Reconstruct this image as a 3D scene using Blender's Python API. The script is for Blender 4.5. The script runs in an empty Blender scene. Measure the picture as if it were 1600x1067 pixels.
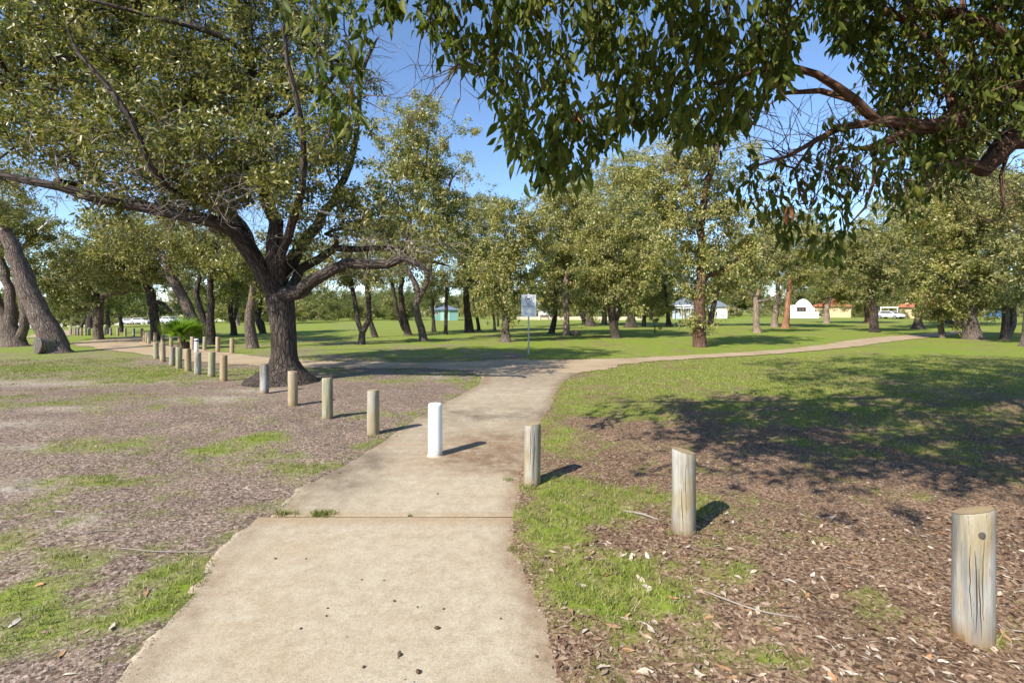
import bpy, bmesh, math, random
import numpy as np
from mathutils import Vector, Matrix, Quaternion

SEED = 7
random.seed(SEED)
R = np.random.default_rng(SEED)
scene = bpy.context.scene
COL = scene.collection

# ------------------------------------------------------------------ camera, sky, sun, exposure
F, HZ, CX, H = 780.0, 485.0, 800.0, 1.6          # focal length in photo pixels, horizon row, centre column, eye height
cam_d = bpy.data.cameras.new('camera')
cam = bpy.data.objects.new('camera', cam_d); COL.objects.link(cam)
cam.location = (0, 0, H); cam.rotation_euler = (math.pi / 2, 0, 0)
cam_d.sensor_width = 36; cam_d.lens = F / 1600 * 36; cam_d.shift_y = -(533.5 - HZ) / 1600
cam_d.clip_start = 0.05; cam_d.clip_end = 5000
scene.camera = cam

SUN_EL = math.radians(39)
SUN_H = Vector((0.67, 0.742))                      # the way the light travels over the ground
world = bpy.data.worlds.new('World'); scene.world = world; world.use_nodes = True
wn = world.node_tree; wn.nodes.clear()
sky = wn.nodes.new('ShaderNodeTexSky'); sky.sky_type = 'NISHITA'; sky.sun_disc = False
sky.sun_elevation = SUN_EL; sky.sun_rotation = math.atan2(-SUN_H.x, -SUN_H.y)
sky.air_density = 1.0; sky.dust_density = 0.2; sky.ozone_density = 4.0; sky.altitude = 1200
bgn = wn.nodes.new('ShaderNodeBackground'); bgn.inputs['Strength'].default_value = 0.15
won = wn.nodes.new('ShaderNodeOutputWorld')
wn.links.new(sky.outputs[0], bgn.inputs['Color']); wn.links.new(bgn.outputs[0], won.inputs['Surface'])

sun_d = bpy.data.lights.new('sun', 'SUN'); sun_d.energy = 5.0; sun_d.angle = math.radians(0.53); sun_d.color = (1.0, 0.94, 0.84)
sun = bpy.data.objects.new('sun', sun_d); COL.objects.link(sun)
tr = Vector((SUN_H.x * math.cos(SUN_EL), SUN_H.y * math.cos(SUN_EL), -math.sin(SUN_EL)))
sun.rotation_euler = tr.to_track_quat('-Z', 'Y').to_euler(); sun.location = (-20, -20, 30)

scene.render.engine = 'CYCLES'
scene.cycles.max_bounces = 7; scene.cycles.diffuse_bounces = 4; scene.cycles.transmission_bounces = 4
scene.view_settings.view_transform = 'Standard'; scene.view_settings.look = 'None'
scene.view_settings.exposure = 0.70; scene.view_settings.gamma = 1.0; scene.view_settings.use_curve_mapping = False

# ------------------------------------------------------------------ helpers: terrain, pixels, noise
def terrain(x, y):
    s = np.maximum(0, -np.asarray(x, float) - 4)
    return -0.00036 * s * s / (1 + s / 160)

def gp(px, py):
    """ground point seen at a photo pixel"""
    Y = H * F / (py - HZ); x = 0
    for _ in range(12):
        x = (px - CX) / F * Y
        Y = (H - float(terrain(x, Y))) * F / (py - HZ)
    x = (px - CX) / F * Y
    return Vector((x, Y, float(terrain(x, Y))))

def at(px, py, Y):
    return Vector(((px - CX) / F * Y, Y, H - (py - HZ) / F * Y))

def _hash(i, j, s):
    n = (i.astype(np.int64) * 374761393 + j.astype(np.int64) * 668265263 + s * 974634777) & 0x7fffffff
    n = ((n ^ (n >> 13)) * 1274126177) & 0x7fffffff
    return ((n ^ (n >> 16)) & 0xffff) / 65535.0

def vnoise(x, y, s=0):
    x = np.asarray(x, float); y = np.asarray(y, float)
    i = np.floor(x); j = np.floor(y); u = x - i; v = y - j
    u = u * u * (3 - 2 * u); v = v * v * (3 - 2 * v)
    return ((_hash(i, j, s) * (1 - u) + _hash(i + 1, j, s) * u) * (1 - v)
            + (_hash(i, j + 1, s) * (1 - u) + _hash(i + 1, j + 1, s) * u) * v)

def fbm(x, y, s=0, o=4):
    t = 0; a = 0.5; n = 0
    for k in range(o):
        t = t + a * vnoise(x * 2 ** k + 17.3 * k, y * 2 ** k - 9.1 * k, s + k); n += a; a *= 0.55
    return t / n

def sst(a, b, x):
    t = np.clip((x - a) / (b - a), 0, 1); return t * t * (3 - 2 * t)

# ------------------------------------------------------------------ helpers: meshes and objects
def mesh_np(name, V, Fc, smooth=False):
    V = np.asarray(V, np.float32); Fc = np.asarray(Fc, np.int32); k = Fc.shape[1]
    me = bpy.data.meshes.new(name)
    me.vertices.add(len(V)); me.vertices.foreach_set('co', V.ravel())
    me.loops.add(Fc.size); me.loops.foreach_set('vertex_index', Fc.ravel())
    me.polygons.add(len(Fc)); me.polygons.foreach_set('loop_start', np.arange(0, Fc.size, k, dtype=np.int32))
    if smooth: me.polygons.foreach_set('use_smooth', np.ones(len(Fc), bool))
    me.update(calc_edges=True); me.validate()
    return me

def link(name, me, mat=None, parent=None, loc=None):
    o = bpy.data.objects.new(name, me); COL.objects.link(o)
    if mat is not None and me is not None and not me.materials: me.materials.append(mat)
    if parent is not None: o.parent = parent
    if loc is not None: o.location = loc
    return o

def tag(o, label=None, cat=None, group=None, kind=None):
    if label: o['label'] = label
    if cat: o['category'] = cat
    if group: o['group'] = group
    if kind: o['kind'] = kind
    return o

def bm_mesh(bm, name, smooth=False):
    me = bpy.data.meshes.new(name); bm.normal_update(); bm.to_mesh(me); bm.free()
    if smooth:
        for p in me.polygons: p.use_smooth = True
    return me

def box_bm(bm, x0, x1, y0, y1, z0, z1):
    vs = [bm.verts.new(c) for c in ((x0, y0, z0), (x1, y0, z0), (x1, y1, z0), (x0, y1, z0), (x0, y0, z1), (x1, y0, z1), (x1, y1, z1), (x0, y1, z1))]
    for f in ((3, 2, 1, 0), (4, 5, 6, 7), (0, 1, 5, 4), (1, 2, 6, 5), (2, 3, 7, 6), (3, 0, 4, 7)): bm.faces.new([vs[i] for i in f])
    return vs

def box(name, x0, x1, y0, y1, z0, z1, mat, parent=None, bevel=0):
    bm = bmesh.new(); box_bm(bm, x0, x1, y0, y1, z0, z1)
    if bevel: bmesh.ops.bevel(bm, geom=bm.edges[:], offset=bevel, segments=2, affect='EDGES', profile=0.6)
    return link(name, bm_mesh(bm, name), mat, parent)

def prism(name, outline, y0, y1, mat, parent=None):
    """outline in x,z extruded along y"""
    bm = bmesh.new()
    a = [bm.verts.new((x, y0, z)) for x, z in outline]; b = [bm.verts.new((x, y1, z)) for x, z in outline]
    bm.faces.new(a); bm.faces.new(b[::-1]); n = len(a)
    for i in range(n): bm.faces.new((a[i], b[i], b[(i + 1) % n], a[(i + 1) % n]))
    bmesh.ops.recalc_face_normals(bm, faces=bm.faces[:])
    return link(name, bm_mesh(bm, name), mat, parent)

# ------------------------------------------------------------------ materials
class NT:
    def __init__(s, name):
        s.m = bpy.data.materials.new(name); s.m.use_nodes = True; s.t = s.m.node_tree; s.t.nodes.clear()
        s.out = s.n('OutputMaterial')
    def n(s, t, **kw):
        nd = s.t.nodes.new('ShaderNode' + t)
        for k, v in kw.items(): setattr(nd, k, v)
        return nd
    def l(s, a, b): s.t.links.new(a, b)
    def setv(s, sock, v):
        if hasattr(v, 'links') or hasattr(v, 'is_linked'): s.l(v, sock)
        else: sock.default_value = v if not (isinstance(v, tuple) and len(v) == 3 and sock.type == 'RGBA') else (*v, 1)
    def mix(s, f, a, b, mode='MIX'):
        nd = s.n('Mix', data_type='RGBA', blend_type=mode)
        s.setv(nd.inputs[0], f); s.setv(nd.inputs[6], a); s.setv(nd.inputs[7], b); return nd.outputs[2]
    def math(s, op, a, b=None, c=None):
        nd = s.n('Math', operation=op); s.setv(nd.inputs[0], a)
        if b is not None: s.setv(nd.inputs[1], b)
        if c is not None: s.setv(nd.inputs[2], c)
        return nd.outputs[0]
    def co(s, which='Object', scale=(1, 1, 1)):
        tc = s.n('TexCoord'); mp = s.n('Mapping'); mp.inputs['Scale'].default_value = scale
        s.l(tc.outputs[which], mp.inputs[0]); return mp.outputs[0]
    def noise(s, co, scale, detail=4, rough=0.55, out='Fac'):
        nd = s.n('TexNoise'); s.l(co, nd.inputs['Vector']); nd.inputs['Scale'].default_value = scale
        nd.inputs['Detail'].default_value = detail; nd.inputs['Roughness'].default_value = rough; return nd.outputs[out]
    def voro(s, co, scale, out='Color', feature='F1'):
        nd = s.n('TexVoronoi', feature=feature); s.l(co, nd.inputs['Vector']); nd.inputs['Scale'].default_value = scale; return nd.outputs[out]
    def ramp(s, f, stops, interp='LINEAR'):
        nd = s.n('ValToRGB'); nd.color_ramp.interpolation = interp; cr = nd.color_ramp
        while len(cr.elements) < len(stops): cr.elements.new(0.5)
        for e, (p, c) in zip(cr.elements, stops):
            e.position = p; e.color = (*c, 1) if not isinstance(c, (int, float)) else (c, c, c, 1)
        s.l(f, nd.inputs[0]); return nd.outputs[0]
    def attr(s, name):
        nd = s.n('Attribute', attribute_name=name); return nd.outputs['Fac']
    def rng(s, f, a, b, c=0.0, d=1.0):
        nd = s.n('MapRange'); s.l(f, nd.inputs[0])
        for i, v in enumerate((a, b, c, d)): nd.inputs[i + 1].default_value = v
        return nd.outputs[0]
    def bump(s, h, strength=0.5, dist=0.02, normal=None):
        nd = s.n('Bump'); nd.inputs['Strength'].default_value = strength; nd.inputs['Distance'].default_value = dist
        s.l(h, nd.inputs['Height'])
        if normal is not None: s.l(normal, nd.inputs['Normal'])
        return nd.outputs[0]
    def pbsdf(s, col, rough=0.8, normal=None, spec=0.3, metal=0.0):
        b = s.n('BsdfPrincipled'); s.setv(b.inputs['Base Color'], col); s.setv(b.inputs['Roughness'], rough)
        b.inputs['Specular IOR Level'].default_value = spec; b.inputs['Metallic'].default_value = metal
        if normal is not None: s.l(normal, b.inputs['Normal'])
        return b.outputs[0]
    def done(s, sh): s.l(sh, s.out.inputs['Surface']); return s.m

def simple(name, col, rough=0.6, spec=0.3, metal=0.0, var=0.12):
    t = NT(name); n = t.noise(t.co(), 7, 5)
    c = t.mix(n, tuple(v * (1 - var) for v in col), tuple(min(1, v * (1 + var)) for v in col))
    return t.done(t.pbsdf(c, rough, None, spec, metal))

def mat_ground():
    t = NT('ground_soil_and_grass'); co = t.co('Object')
    g = t.attr('grass'); sd = t.attr('sand'); rd = t.attr('red')
    fine = t.noise(co, 95, 3, 0.7); mid = t.noise(co, 17, 4, 0.6); big = t.noise(co, 1.4, 4)
    chips = t.voro(co, 62, 'Color'); chips2 = t.voro(co, 130, 'Color')
    sep = t.n('SeparateColor'); t.l(chips, sep.inputs[0])
    sep2 = t.n('SeparateColor'); t.l(chips2, sep2.inputs[0])
    grey = t.ramp(sep.outputs[0], [(0, (.085, .058, .043)), (.4, (.205, .145, .108)), (.75, (.30, .218, .165)), (1, (.46, .37, .30))])
    redm = t.ramp(sep.outputs[0], [(0, (.07, .04, .026)), (.4, (.185, .11, .067)), (.75, (.27, .17, .105)), (1, (.39, .28, .18))])
    mul = t.mix(rd, grey, redm)
    mul = t.mix(0.55, mul, t.ramp(sep2.outputs[1], [(0, .55), (.5, .95), (1, 1.35)]), 'MULTIPLY')
    mul = t.mix(1.0, mul, t.ramp(big, [(.3, .82), (.7, 1.15)]), 'MULTIPLY')
    sandc = t.mix(fine, (.36, .30, .23), (.55, .48, .39))
    soil = t.mix(t.math('MULTIPLY', sd, t.rng(mid, .35, .6)), mul, sandc)
    gr = t.ramp(mid, [(.25, (.125, .165, .02)), (.5, (.20, .25, .032)), (.75, (.29, .31, .065))])
    straw = t.mix(t.rng(t.noise(co, 3.1, 5, .65), .46, .66, 0, .8), gr, (.34, .275, .13))
    straw = t.mix(t.rng(t.noise(co, .33, 3), .4, .62), straw, t.mix(0.65, straw, (.19, .28, .022)))
    straw = t.mix(0.8, straw, t.ramp(fine, [(.2, .45), (.55, 1.0), (.85, 1.4)]), 'MULTIPLY')
    m = t.math('ADD', g, t.math('MULTIPLY', t.math('SUBTRACT', t.noise(co, 30, 4, .7), .5), 0.9))
    m = t.rng(m, .28, .74)
    c = t.mix(m, soil, straw)
    hgt = t.math('ADD', t.math('MULTIPLY', sep2.outputs[0], .5), t.math('MULTIPLY', fine, 1.0))
    return t.done(t.pbsdf(c, .95, t.bump(hgt, .55, .012), .12))

def mat_concrete():
    t = NT('worn_concrete'); co = t.co('Object')
    a = t.noise(co, 1.1, 5, .6); b = t.noise(co, 9, 5, .65); f = t.noise(co, 160, 3, .7)
    c = t.ramp(b, [(.3, (.40, .325, .225)), (.55, (.475, .40, .29)), (.8, (.535, .465, .355))])
    c = t.mix(t.rng(a, .50, .72, 0, .5), c, (.42, .31, .185))
    c = t.mix(t.rng(t.noise(co, 3.2, 6, .7), .56, .74, 0, .5), c, (.36, .26, .155))
    c = t.mix(t.rng(t.noise(co, 75, 4, .8), .52, .70, 0, .55), c, (.45, .315, .18))
    # brown soil washed over the slabs by the white post
    d = t.math('MULTIPLY', t.attr('dirt'), t.rng(t.noise(co, 5, 6, .75), .25, .6))
    c = t.mix(d, c, t.mix(f, (.17, .105, .06), (.30, .20, .12)))
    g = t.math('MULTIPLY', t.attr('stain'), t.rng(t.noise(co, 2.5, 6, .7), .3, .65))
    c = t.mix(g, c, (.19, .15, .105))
    c = t.mix(t.math('MULTIPLY', t.attr('trowel'), t.rng(t.noise(co, 6, 5, .7), .3, .65, .35, .8)), c, (.37, .255, .145))
    sp = t.voro(co, 55, 'Distance'); pick = t.noise(co, 23, 2)
    c = t.mix(t.math('MULTIPLY', t.rng(sp, .16, .07), t.rng(pick, .50, .56)), c, (.12, .085, .05))
    c = t.mix(.9, c, t.ramp(f, [(.28, .55), (.5, 1.0), (.75, 1.25)]), 'MULTIPLY')
    c = t.mix(.6, c, t.ramp(t.noise(co, 48, 3, .7), [(.3, .72), (.6, 1.08)]), 'MULTIPLY')
    return t.done(t.pbsdf(c, .9, t.bump(t.math('ADD', f, b), .35, .006), .15))

def mat_gravel():
    t = NT('compacted_gravel'); co = t.co('Object')
    b = t.noise(co, .9, 5); f = t.noise(co, 60, 4, .75)
    c = t.ramp(b, [(.3, (.36, .26, .16)), (.7, (.47, .36, .24))])
    c = t.mix(.7, c, t.ramp(f, [(.25, .6), (.55, 1.0), (.8, 1.3)]), 'MULTIPLY')
    return t.done(t.pbsdf(c, .95, t.bump(f, .5, .015), .1))

def mat_bark(name, lo, mid, hi, sc=1.0, follow=True):
    t = NT(name); co2 = t.co('Object')
    if follow:
        at_ = t.n('Attribute', attribute_name='barkco'); mp = t.n('Mapping'); mp.inputs['Scale'].default_value = (1, 1, .22); t.l(at_.outputs['Vector'], mp.inputs[0]); co = mp.outputs[0]
    else: co = t.co('Object', (1, 1, .22))
    w = t.noise(co, 16 * sc, 6, .7); v = t.voro(co, 15 * sc, 'Distance', 'DISTANCE_TO_EDGE'); b = t.noise(co2, 1.7, 4)
    c = t.ramp(w, [(.25, lo), (.5, mid), (.78, hi)])
    c = t.mix(t.rng(v, .10, .0, 0, .8), c, lo)
    c = t.mix(.8, c, t.ramp(b, [(.3, .72), (.7, 1.25)]), 'MULTIPLY')
    h = t.math('ADD', w, t.math('MULTIPLY', t.rng(v, 0, .18), .7))
    return t.done(t.pbsdf(c, .9, t.bump(h, .9, .04), .15))

def mat_leaf(name, cols, trans=.32, rough=.5, spec=.22, tint=0.5, dry=.55):
    t = NT(name); gi = t.n('NewGeometry')
    c = t.ramp(gi.outputs['Random Per Island'], [(i / (len(cols) - 1), k) for i, k in enumerate(cols)])
    n = t.noise(t.co('Object'), .55, 3)
    c = t.mix(t.rng(n, .35, .65, 0, tint), c, t.mix(1.0, c, (1.25, 1.12, .55), 'MULTIPLY'))
    n2 = t.noise(t.co('Object'), 1.15, 4, .65)
    c = t.mix(t.rng(n2, .56, .70, 0, dry), c, (.26, .205, .13))
    p = t.pbsdf(c, rough, None, spec)
    tl = t.n('BsdfTranslucent'); t.l(t.mix(1.0, c, (1.35, 1.5, .7), 'MULTIPLY'), tl.inputs['Color'])
    mx = t.n('MixShader'); mx.inputs[0].default_value = trans; t.l(p, mx.inputs[1]); t.l(tl.outputs[0], mx.inputs[2])
    return t.done(mx.outputs[0])

def mat_island(name, cols, rough=.9, trans=0.0, spec=.15):
    t = NT(name); gi = t.n('NewGeometry'); oi = t.n('ObjectInfo')
    r = t.math('FRACT', t.math('ADD', gi.outputs['Random Per Island'], oi.outputs['Random']))
    c = t.ramp(r, [(i / (len(cols) - 1), k) for i, k in enumerate(cols)])
    p = t.pbsdf(c, rough, None, spec)
    if trans:
        tl = t.n('BsdfTranslucent'); t.l(c, tl.inputs['Color'])
        mx = t.n('MixShader'); mx.inputs[0].default_value = trans; t.l(p, mx.inputs[1]); t.l(tl.outputs[0], mx.inputs[2]); p = mx.outputs[0]
    return t.done(p)

def mat_post(name, pale, dark, tan):
    t = NT(name); oi = t.n('ObjectInfo'); tc = t.n('TexCoord'); add = t.n('VectorMath', operation='ADD')
    mul = t.n('VectorMath', operation='SCALE'); t.l(oi.outputs['Location'], mul.inputs[0]); mul.inputs['Scale'].default_value = 3.7
    t.l(tc.outputs['Object'], add.inputs[0]); t.l(mul.outputs[0], add.inputs[1])
    mp = t.n('Mapping'); mp.inputs['Scale'].default_value = (1, 1, .07); t.l(add.outputs[0], mp.inputs[0])
    mp2 = t.n('Mapping'); mp2.inputs['Scale'].default_value = (1, 1, .3); t.l(add.outputs[0], mp2.inputs[0])
    grain = t.noise(mp.outputs[0], 60, 6, .7); str_ = t.noise(mp.outputs[0], 17, 4, .6); blot = t.noise(mp2.outputs[0], 7, 4, .6)
    c = t.mix(t.rng(blot, .38, .62), tan, pale)
    c = t.mix(t.rng(str_, .52, .68, 0, .85), c, dark)
    c = t.mix(t.rng(grain, .60, .66, 0, .6), c, tuple(v * .3 for v in dark))
    c = t.mix(.6, c, t.ramp(grain, [(.3, .65), (.6, 1.15)]), 'MULTIPLY')
    sep = t.n('SeparateXYZ'); t.l(tc.outputs['Object'], sep.inputs[0])
    c = t.mix(t.math('MULTIPLY', t.rng(sep.outputs[2], .10, .0), t.rng(blot, .3, .6)), c, (.22, .13, .06))   # soil stain at the foot
    return t.done(t.pbsdf(c, .85, t.bump(t.math('ADD', grain, str_), .6, .008), .2))

M = {}
M['ground'] = mat_ground(); M['concrete'] = mat_concrete(); M['gravel'] = mat_gravel()
M['bark'] = mat_bark('dark_fissured_bark', (.026, .02, .017), (.085, .066, .053), (.20, .165, .14))
M['bark_grey'] = mat_bark('grey_brown_bark', (.07, .052, .042), (.17, .13, .105), (.31, .25, .21))
M['bark_pale'] = mat_bark('pale_bark', (.16, .11, .085), (.30, .22, .175), (.42, .34, .28), .7)
M['bark_orange'] = mat_bark('orange_peeling_bark', (.15, .07, .04), (.34, .165, .09), (.40, .28, .21), .6)
M['bark_red'] = mat_bark('reddish_stringy_bark', (.06, .032, .022), (.15, .085, .058), (.24, .15, .11))
M['leaf_hero'] = mat_leaf('olive_gum_leaf', [(.066, .084, .022), (.120, .138, .036), (.180, .190, .060), (.252, .240, .074), (.348, .282, .132)], .28, .38, .42, .5, .45)
M['leaf_mid'] = mat_leaf('park_gum_leaf', [(.084, .106, .031), (.150, .170, .054), (.222, .228, .102), (.300, .282, .120), (.408, .342, .204)], .28, .36, .45, .5, .6)
M['leaf_yellow'] = mat_leaf('yellow_green_gum_leaf', [(.108, .130, .034), (.186, .206, .054), (.258, .258, .102), (.348, .324, .114), (.444, .372, .216)], .28, .36, .45, .5, .6)
M['leaf_far'] = mat_leaf('distant_gum_leaf', [(.078, .104, .036), (.137, .163, .055), (.189, .208, .078), (.247, .247, .111)])
M['leaf_near'] = mat_leaf('long_green_gum_leaf', [(.039, .060, .015), (.063, .092, .019), (.086, .119, .024), (.124, .149, .032), (.205, .205, .043)], .36, .52, .18, .35, .0)
M['leaf_brown'] = simple('dead_leaf_brown', (.28, .12, .05), .7)
M['twig'] = simple('bare_grey_twig', (.30, .25, .21), .9, .1)
M['twig_brown'] = simple('brown_twig', (.13, .085, .06), .9, .1)
M['grass'] = mat_island('grass_blade', [(.105, .138, .02), (.155, .19, .03), (.22, .24, .05), (.32, .31, .095), (.47, .395, .22)], .6, .25, .25)
M['litter'] = mat_island('bark_and_leaf_litter', [(.07, .042, .028), (.15, .09, .058), (.24, .16, .105), (.33, .24, .17), (.21, .125, .075), (.50, .42, .34)])
M['litter_grey'] = mat_island('grey_bark_litter', [(.075, .05, .038), (.16, .11, .083), (.26, .187, .145), (.36, .28, .23), (.20, .132, .095), (.52, .45, .39)])
M['fallen'] = mat_island('fallen_leaf', [(.42, .25, .13), (.33, .17, .08), (.50, .40, .29), (.58, .50, .41), (.30, .20, .14)], .8)
M['post'] = mat_post('weathered_timber', (.39, .375, .34), (.17, .175, .18), (.31, .25, .145))
M['post_green'] = mat_post('treated_green_timber', (.36, .35, .25), (.15, .14, .10), (.31, .28, .16))
M['post_tan'] = mat_post('tan_timber', (.42, .34, .23), (.16, .12, .08), (.34, .25, .14))
M['post_old'] = mat_post('blackened_timber', (.40, .38, .35), (.07, .06, .05), (.15, .12, .09))
M['endgrain'] = simple('sawn_end_grain', (.36, .27, .16), .9, .1, 0, .35)
M['endgrain_dark'] = simple('sooty_end_grain', (.13, .105, .08), .9, .1, 0, .35)
M['crack'] = simple('dark_split', (.055, .045, .037), .95, .05)
M['knot'] = simple('dark_knot', (.085, .075, .065), .9, .1, 0, .5)
def mat_white_post():
    t = NT('chipped_white_paint'); co = t.co(); n = t.noise(co, 22, 6, .7); z = t.n('SeparateXYZ'); t.l(t.co(), z.inputs[0])
    c = t.mix(t.rng(n, .66, .70), (.80, .79, .77), (.33, .27, .19))
    c = t.mix(t.math('MULTIPLY', t.rng(z.outputs[2], .16, .0), t.rng(n, .35, .6)), c, (.42, .34, .24))
    return t.done(t.pbsdf(c, .55, t.bump(n, .25, .01), .35))
M['white_post'] = mat_white_post()
M['band'] = simple('dark_band', (.04, .03, .035), .5)
M['galv'] = simple('galvanised_steel', (.42, .43, .43), .45, .5, .6)
M['sign_face'] = simple('white_sign_face', (.78, .79, .80), .4, .4, 0, .03)
M['sign_ink'] = simple('black_sign_ink', (.03, .032, .036), .5)
M['sign_grey'] = simple('grey_sign_ink', (.42, .43, .45), .5)
M['palm'] = mat_leaf('palm_frond_green', [(.09, .16, .02), (.14, .24, .028), (.20, .30, .04)], .35, .4, .3, .2, 0.0)
M['palm_stem'] = mat_bark('palm_fibre', (.05, .035, .022), (.13, .095, .06), (.22, .17, .11), 1.0, False)
M['white_wall'] = simple('white_render', (.80, .79, .77), .8, .1, 0, .03)
M['blue_wall'] = simple('pale_blue_weatherboard', (.36, .44, .52), .7)
M['teal_wall'] = simple('teal_wall', (.17, .33, .28), .7)
M['cream_wall'] = simple('cream_wall', (.55, .42, .25), .8)
M['sand_wall'] = simple('sandstone_block', (.55, .47, .33), .9)
M['roof_grey'] = simple('grey_roof', (.16, .19, .24), .6)
M['roof_tile'] = simple('terracotta_roof', (.42, .13, .07), .7)
M['glass'] = simple('dark_window_glass', (.05, .045, .045), .15, .5)
M['frame'] = simple('brown_window_frame', (.20, .12, .08), .6)
M['white_frame'] = simple('white_frame', (.78, .78, .76), .5)
M['car_white'] = simple('white_car_paint', (.75, .76, .77), .25, .5, 0, .02)
M['car_blue'] = simple('blue_car_paint', (.05, .20, .50), .25, .5, 0, .02)
M['tyre'] = simple('black_rubber', (.025, .025, .027), .8)
M['rock'] = simple('dark_rock', (.12, .095, .08), .95, .1, 0, .4)
M['stub'] = mat_bark('charred_cut_face', (.07, .058, .048), (.19, .16, .135), (.30, .26, .22), 1.0, False)
M['gumnut'] = simple('brown_gumnut', (.10, .055, .03), .8)

# ------------------------------------------------------------------ the concrete path's edges (world metres)
def edge(pts):
    w = sorted([tuple(gp(*p)[:2]) for p in pts], key=lambda q: q[1])
    return np.array([q[1] for q in w]), np.array([q[0] for q in w])
EL1 = edge([(60, 1210), (190, 1067), (300, 938), (345, 868), (402, 813)])
EL2 = edge([(436, 806), (475, 762), (558, 718), (640, 664), (705, 626), (752, 600), (757, 590), (742, 580)])
ER = edge([(905, 1210), (872, 1067), (848, 960), (800, 862), (804, 800), (815, 740), (840, 670), (862, 626), (874, 602), (890, 588), (925, 576)])
JY = [gp(800, y).y for y in (809, 694, 643, 616.5)]     # joints between the slabs
P_END = gp(800, 573).y

def xl(y): return np.where(y < JY[0], np.interp(y, *EL1), np.interp(y, *EL2))
def xr(y): return np.interp(y, *ER)
def in_path(x, y):
    """metres inside the concrete, negative outside"""
    d = np.minimum(x - xl(y), xr(y) - x)
    return np.where(y > P_END, -9.0, d)

# gravel path centre lines with half widths
def poly(pts): return [(gp(px, py), hw) for px, py, hw in pts]
GR_L = poly([(835, 571, 1.9), (760, 571.5, 1.3), (690, 571.5, .8), (600, 571, .75), (500, 570, .8), (420, 566, .85), (350, 560, .95), (280, 551, 1.1), (225, 543, 1.3), (180, 536.5, 1.5), (190, 532, 1.9), (230, 528.5, 1.9), (240, 525, 1.2)])
GR_R = poly([(790, 572, 1.5), (870, 571, 1.7), (940, 566, .85), (1020, 561.5, .5), (1100, 557, .5), (1180, 552.5, .5), (1250, 547, .5), (1310, 540.5, .65), (1360, 533, .85), (1415, 527, .95), (1480, 521, .7), (1530, 516, .5)])
GR_F = poly([(70, 527, 1.0), (97, 519.5, 1.4), (112, 516, 1.4)])
def ribbon(cl, n=22):
    P = [Vector((p.x, p.y, 0)) for p, _ in cl]; W = [w for _, w in cl]; out = []
    for i in range(len(P) - 1):
        p0 = P[max(0, i - 1)]; p1 = P[i]; p2 = P[i + 1]; p3 = P[min(len(P) - 1, i + 2)]
        for k in range(n):
            s = k / n
            q = 0.5 * ((2 * p1) + (p2 - p0) * s + (2 * p0 - 5 * p1 + 4 * p2 - p3) * s * s + (3 * p1 - p0 - 3 * p2 + p3) * s ** 3)
            out.append((q, W[i] * (1 - s) + W[i + 1] * s))
    out.append((P[-1], W[-1])); return out
RIB = [ribbon(c) for c in (GR_L, GR_R, GR_F)]
_rp = np.array([[q.x, q.y, w] for r in RIB for q, w in r])
def in_gravel(x, y):
    x = np.asarray(x, float).ravel(); y = np.asarray(y, float).ravel(); best = np.full(x.shape, -9.0)
    for a in range(0, len(x), 40000):
        s = slice(a, a + 40000)
        d = _rp[None, :, 2] - np.hypot(x[s, None] - _rp[None, :, 0], y[s, None] - _rp[None, :, 1])
        best[s] = d.max(1)
    return best

# ------------------------------------------------------------------ ground cover: how grassy, sandy, red each spot of ground is
BLOB = []
for px, py, rx, ry, a in [(160, 970, .75, .22, .5), (30, 940, .35, .2, .4), (200, 868, .4, .14, .45), (275, 900, .28, .2, .45), (130, 702, .55, .22, .5), (150, 757, .28, .12, .5),
                          (110, 735, .25, .1, .4), (60, 722, .2, .1, .4), (335, 706, .5, .2, .45), (40, 622, 2.2, .8, .35), (70, 580, 5, 1.2, .45), (170, 660, .9, .4, .15), (490, 732, .5, .22, .4),
                          (400, 795, .35, .2, .45), (560, 700, .35, .25, .35), (620, 645, .8, .7, .3), (690, 600, 1.2, 1.0, .5), (280, 588, 1.4, .8, .3), (540, 655, .3, .2, .3), (415, 690, .4, .2, .35),
                          (245, 745, .12, .1, .5), (260, 800, .1, .08, .5), (180, 905, .2, .08, .4), (85, 880, .2, .1, .3),
                          (875, 830, .22, .35, .55), (865, 775, .2, .25, .5), (910, 930, .28, .35, .6), (990, 895, .5, .25, .4), (880, 690, .35, .6, .45), (960, 650, .9, .6, .3), (1120, 630, 2.5, 1.2, .4),
                          (1050, 930, .3, .2, .3), (1160, 890, .25, .12, .45), (1365, 930, .10, .08, .6), (1300, 850, .35, .12, .45), (1530, 1010, .12, .08, .6), (1590, 990, .3, .2, .3), (940, 790, .35, .3, .35),
                          (1400, 660, 2.2, 1.5, .35), (1580, 690, 1.2, .4, .3), (1120, 800, .5, .15, .2), (1450, 770, .6, .2, .2), (1200, 1030, .15, .06, .6), (920, 1060, .15, .12, .4)]:
    g0 = gp(px, py); BLOB.append((g0.x, g0.y, rx, ry, a))
SAND = []
for px, py, rx, ry in [(60, 600, 2.2, .5), (330, 625, .9, .35), (400, 612, .9, .3), (20, 665, .7, .25), (20, 765, .35, .2), (120, 820, .2, .12), (100, 640, .6, .2), (690, 590, .4, .3), (40, 700, .3, .15)]:
    g0 = gp(px, py); SAND.append((g0.x, g0.y, rx, ry))

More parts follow.
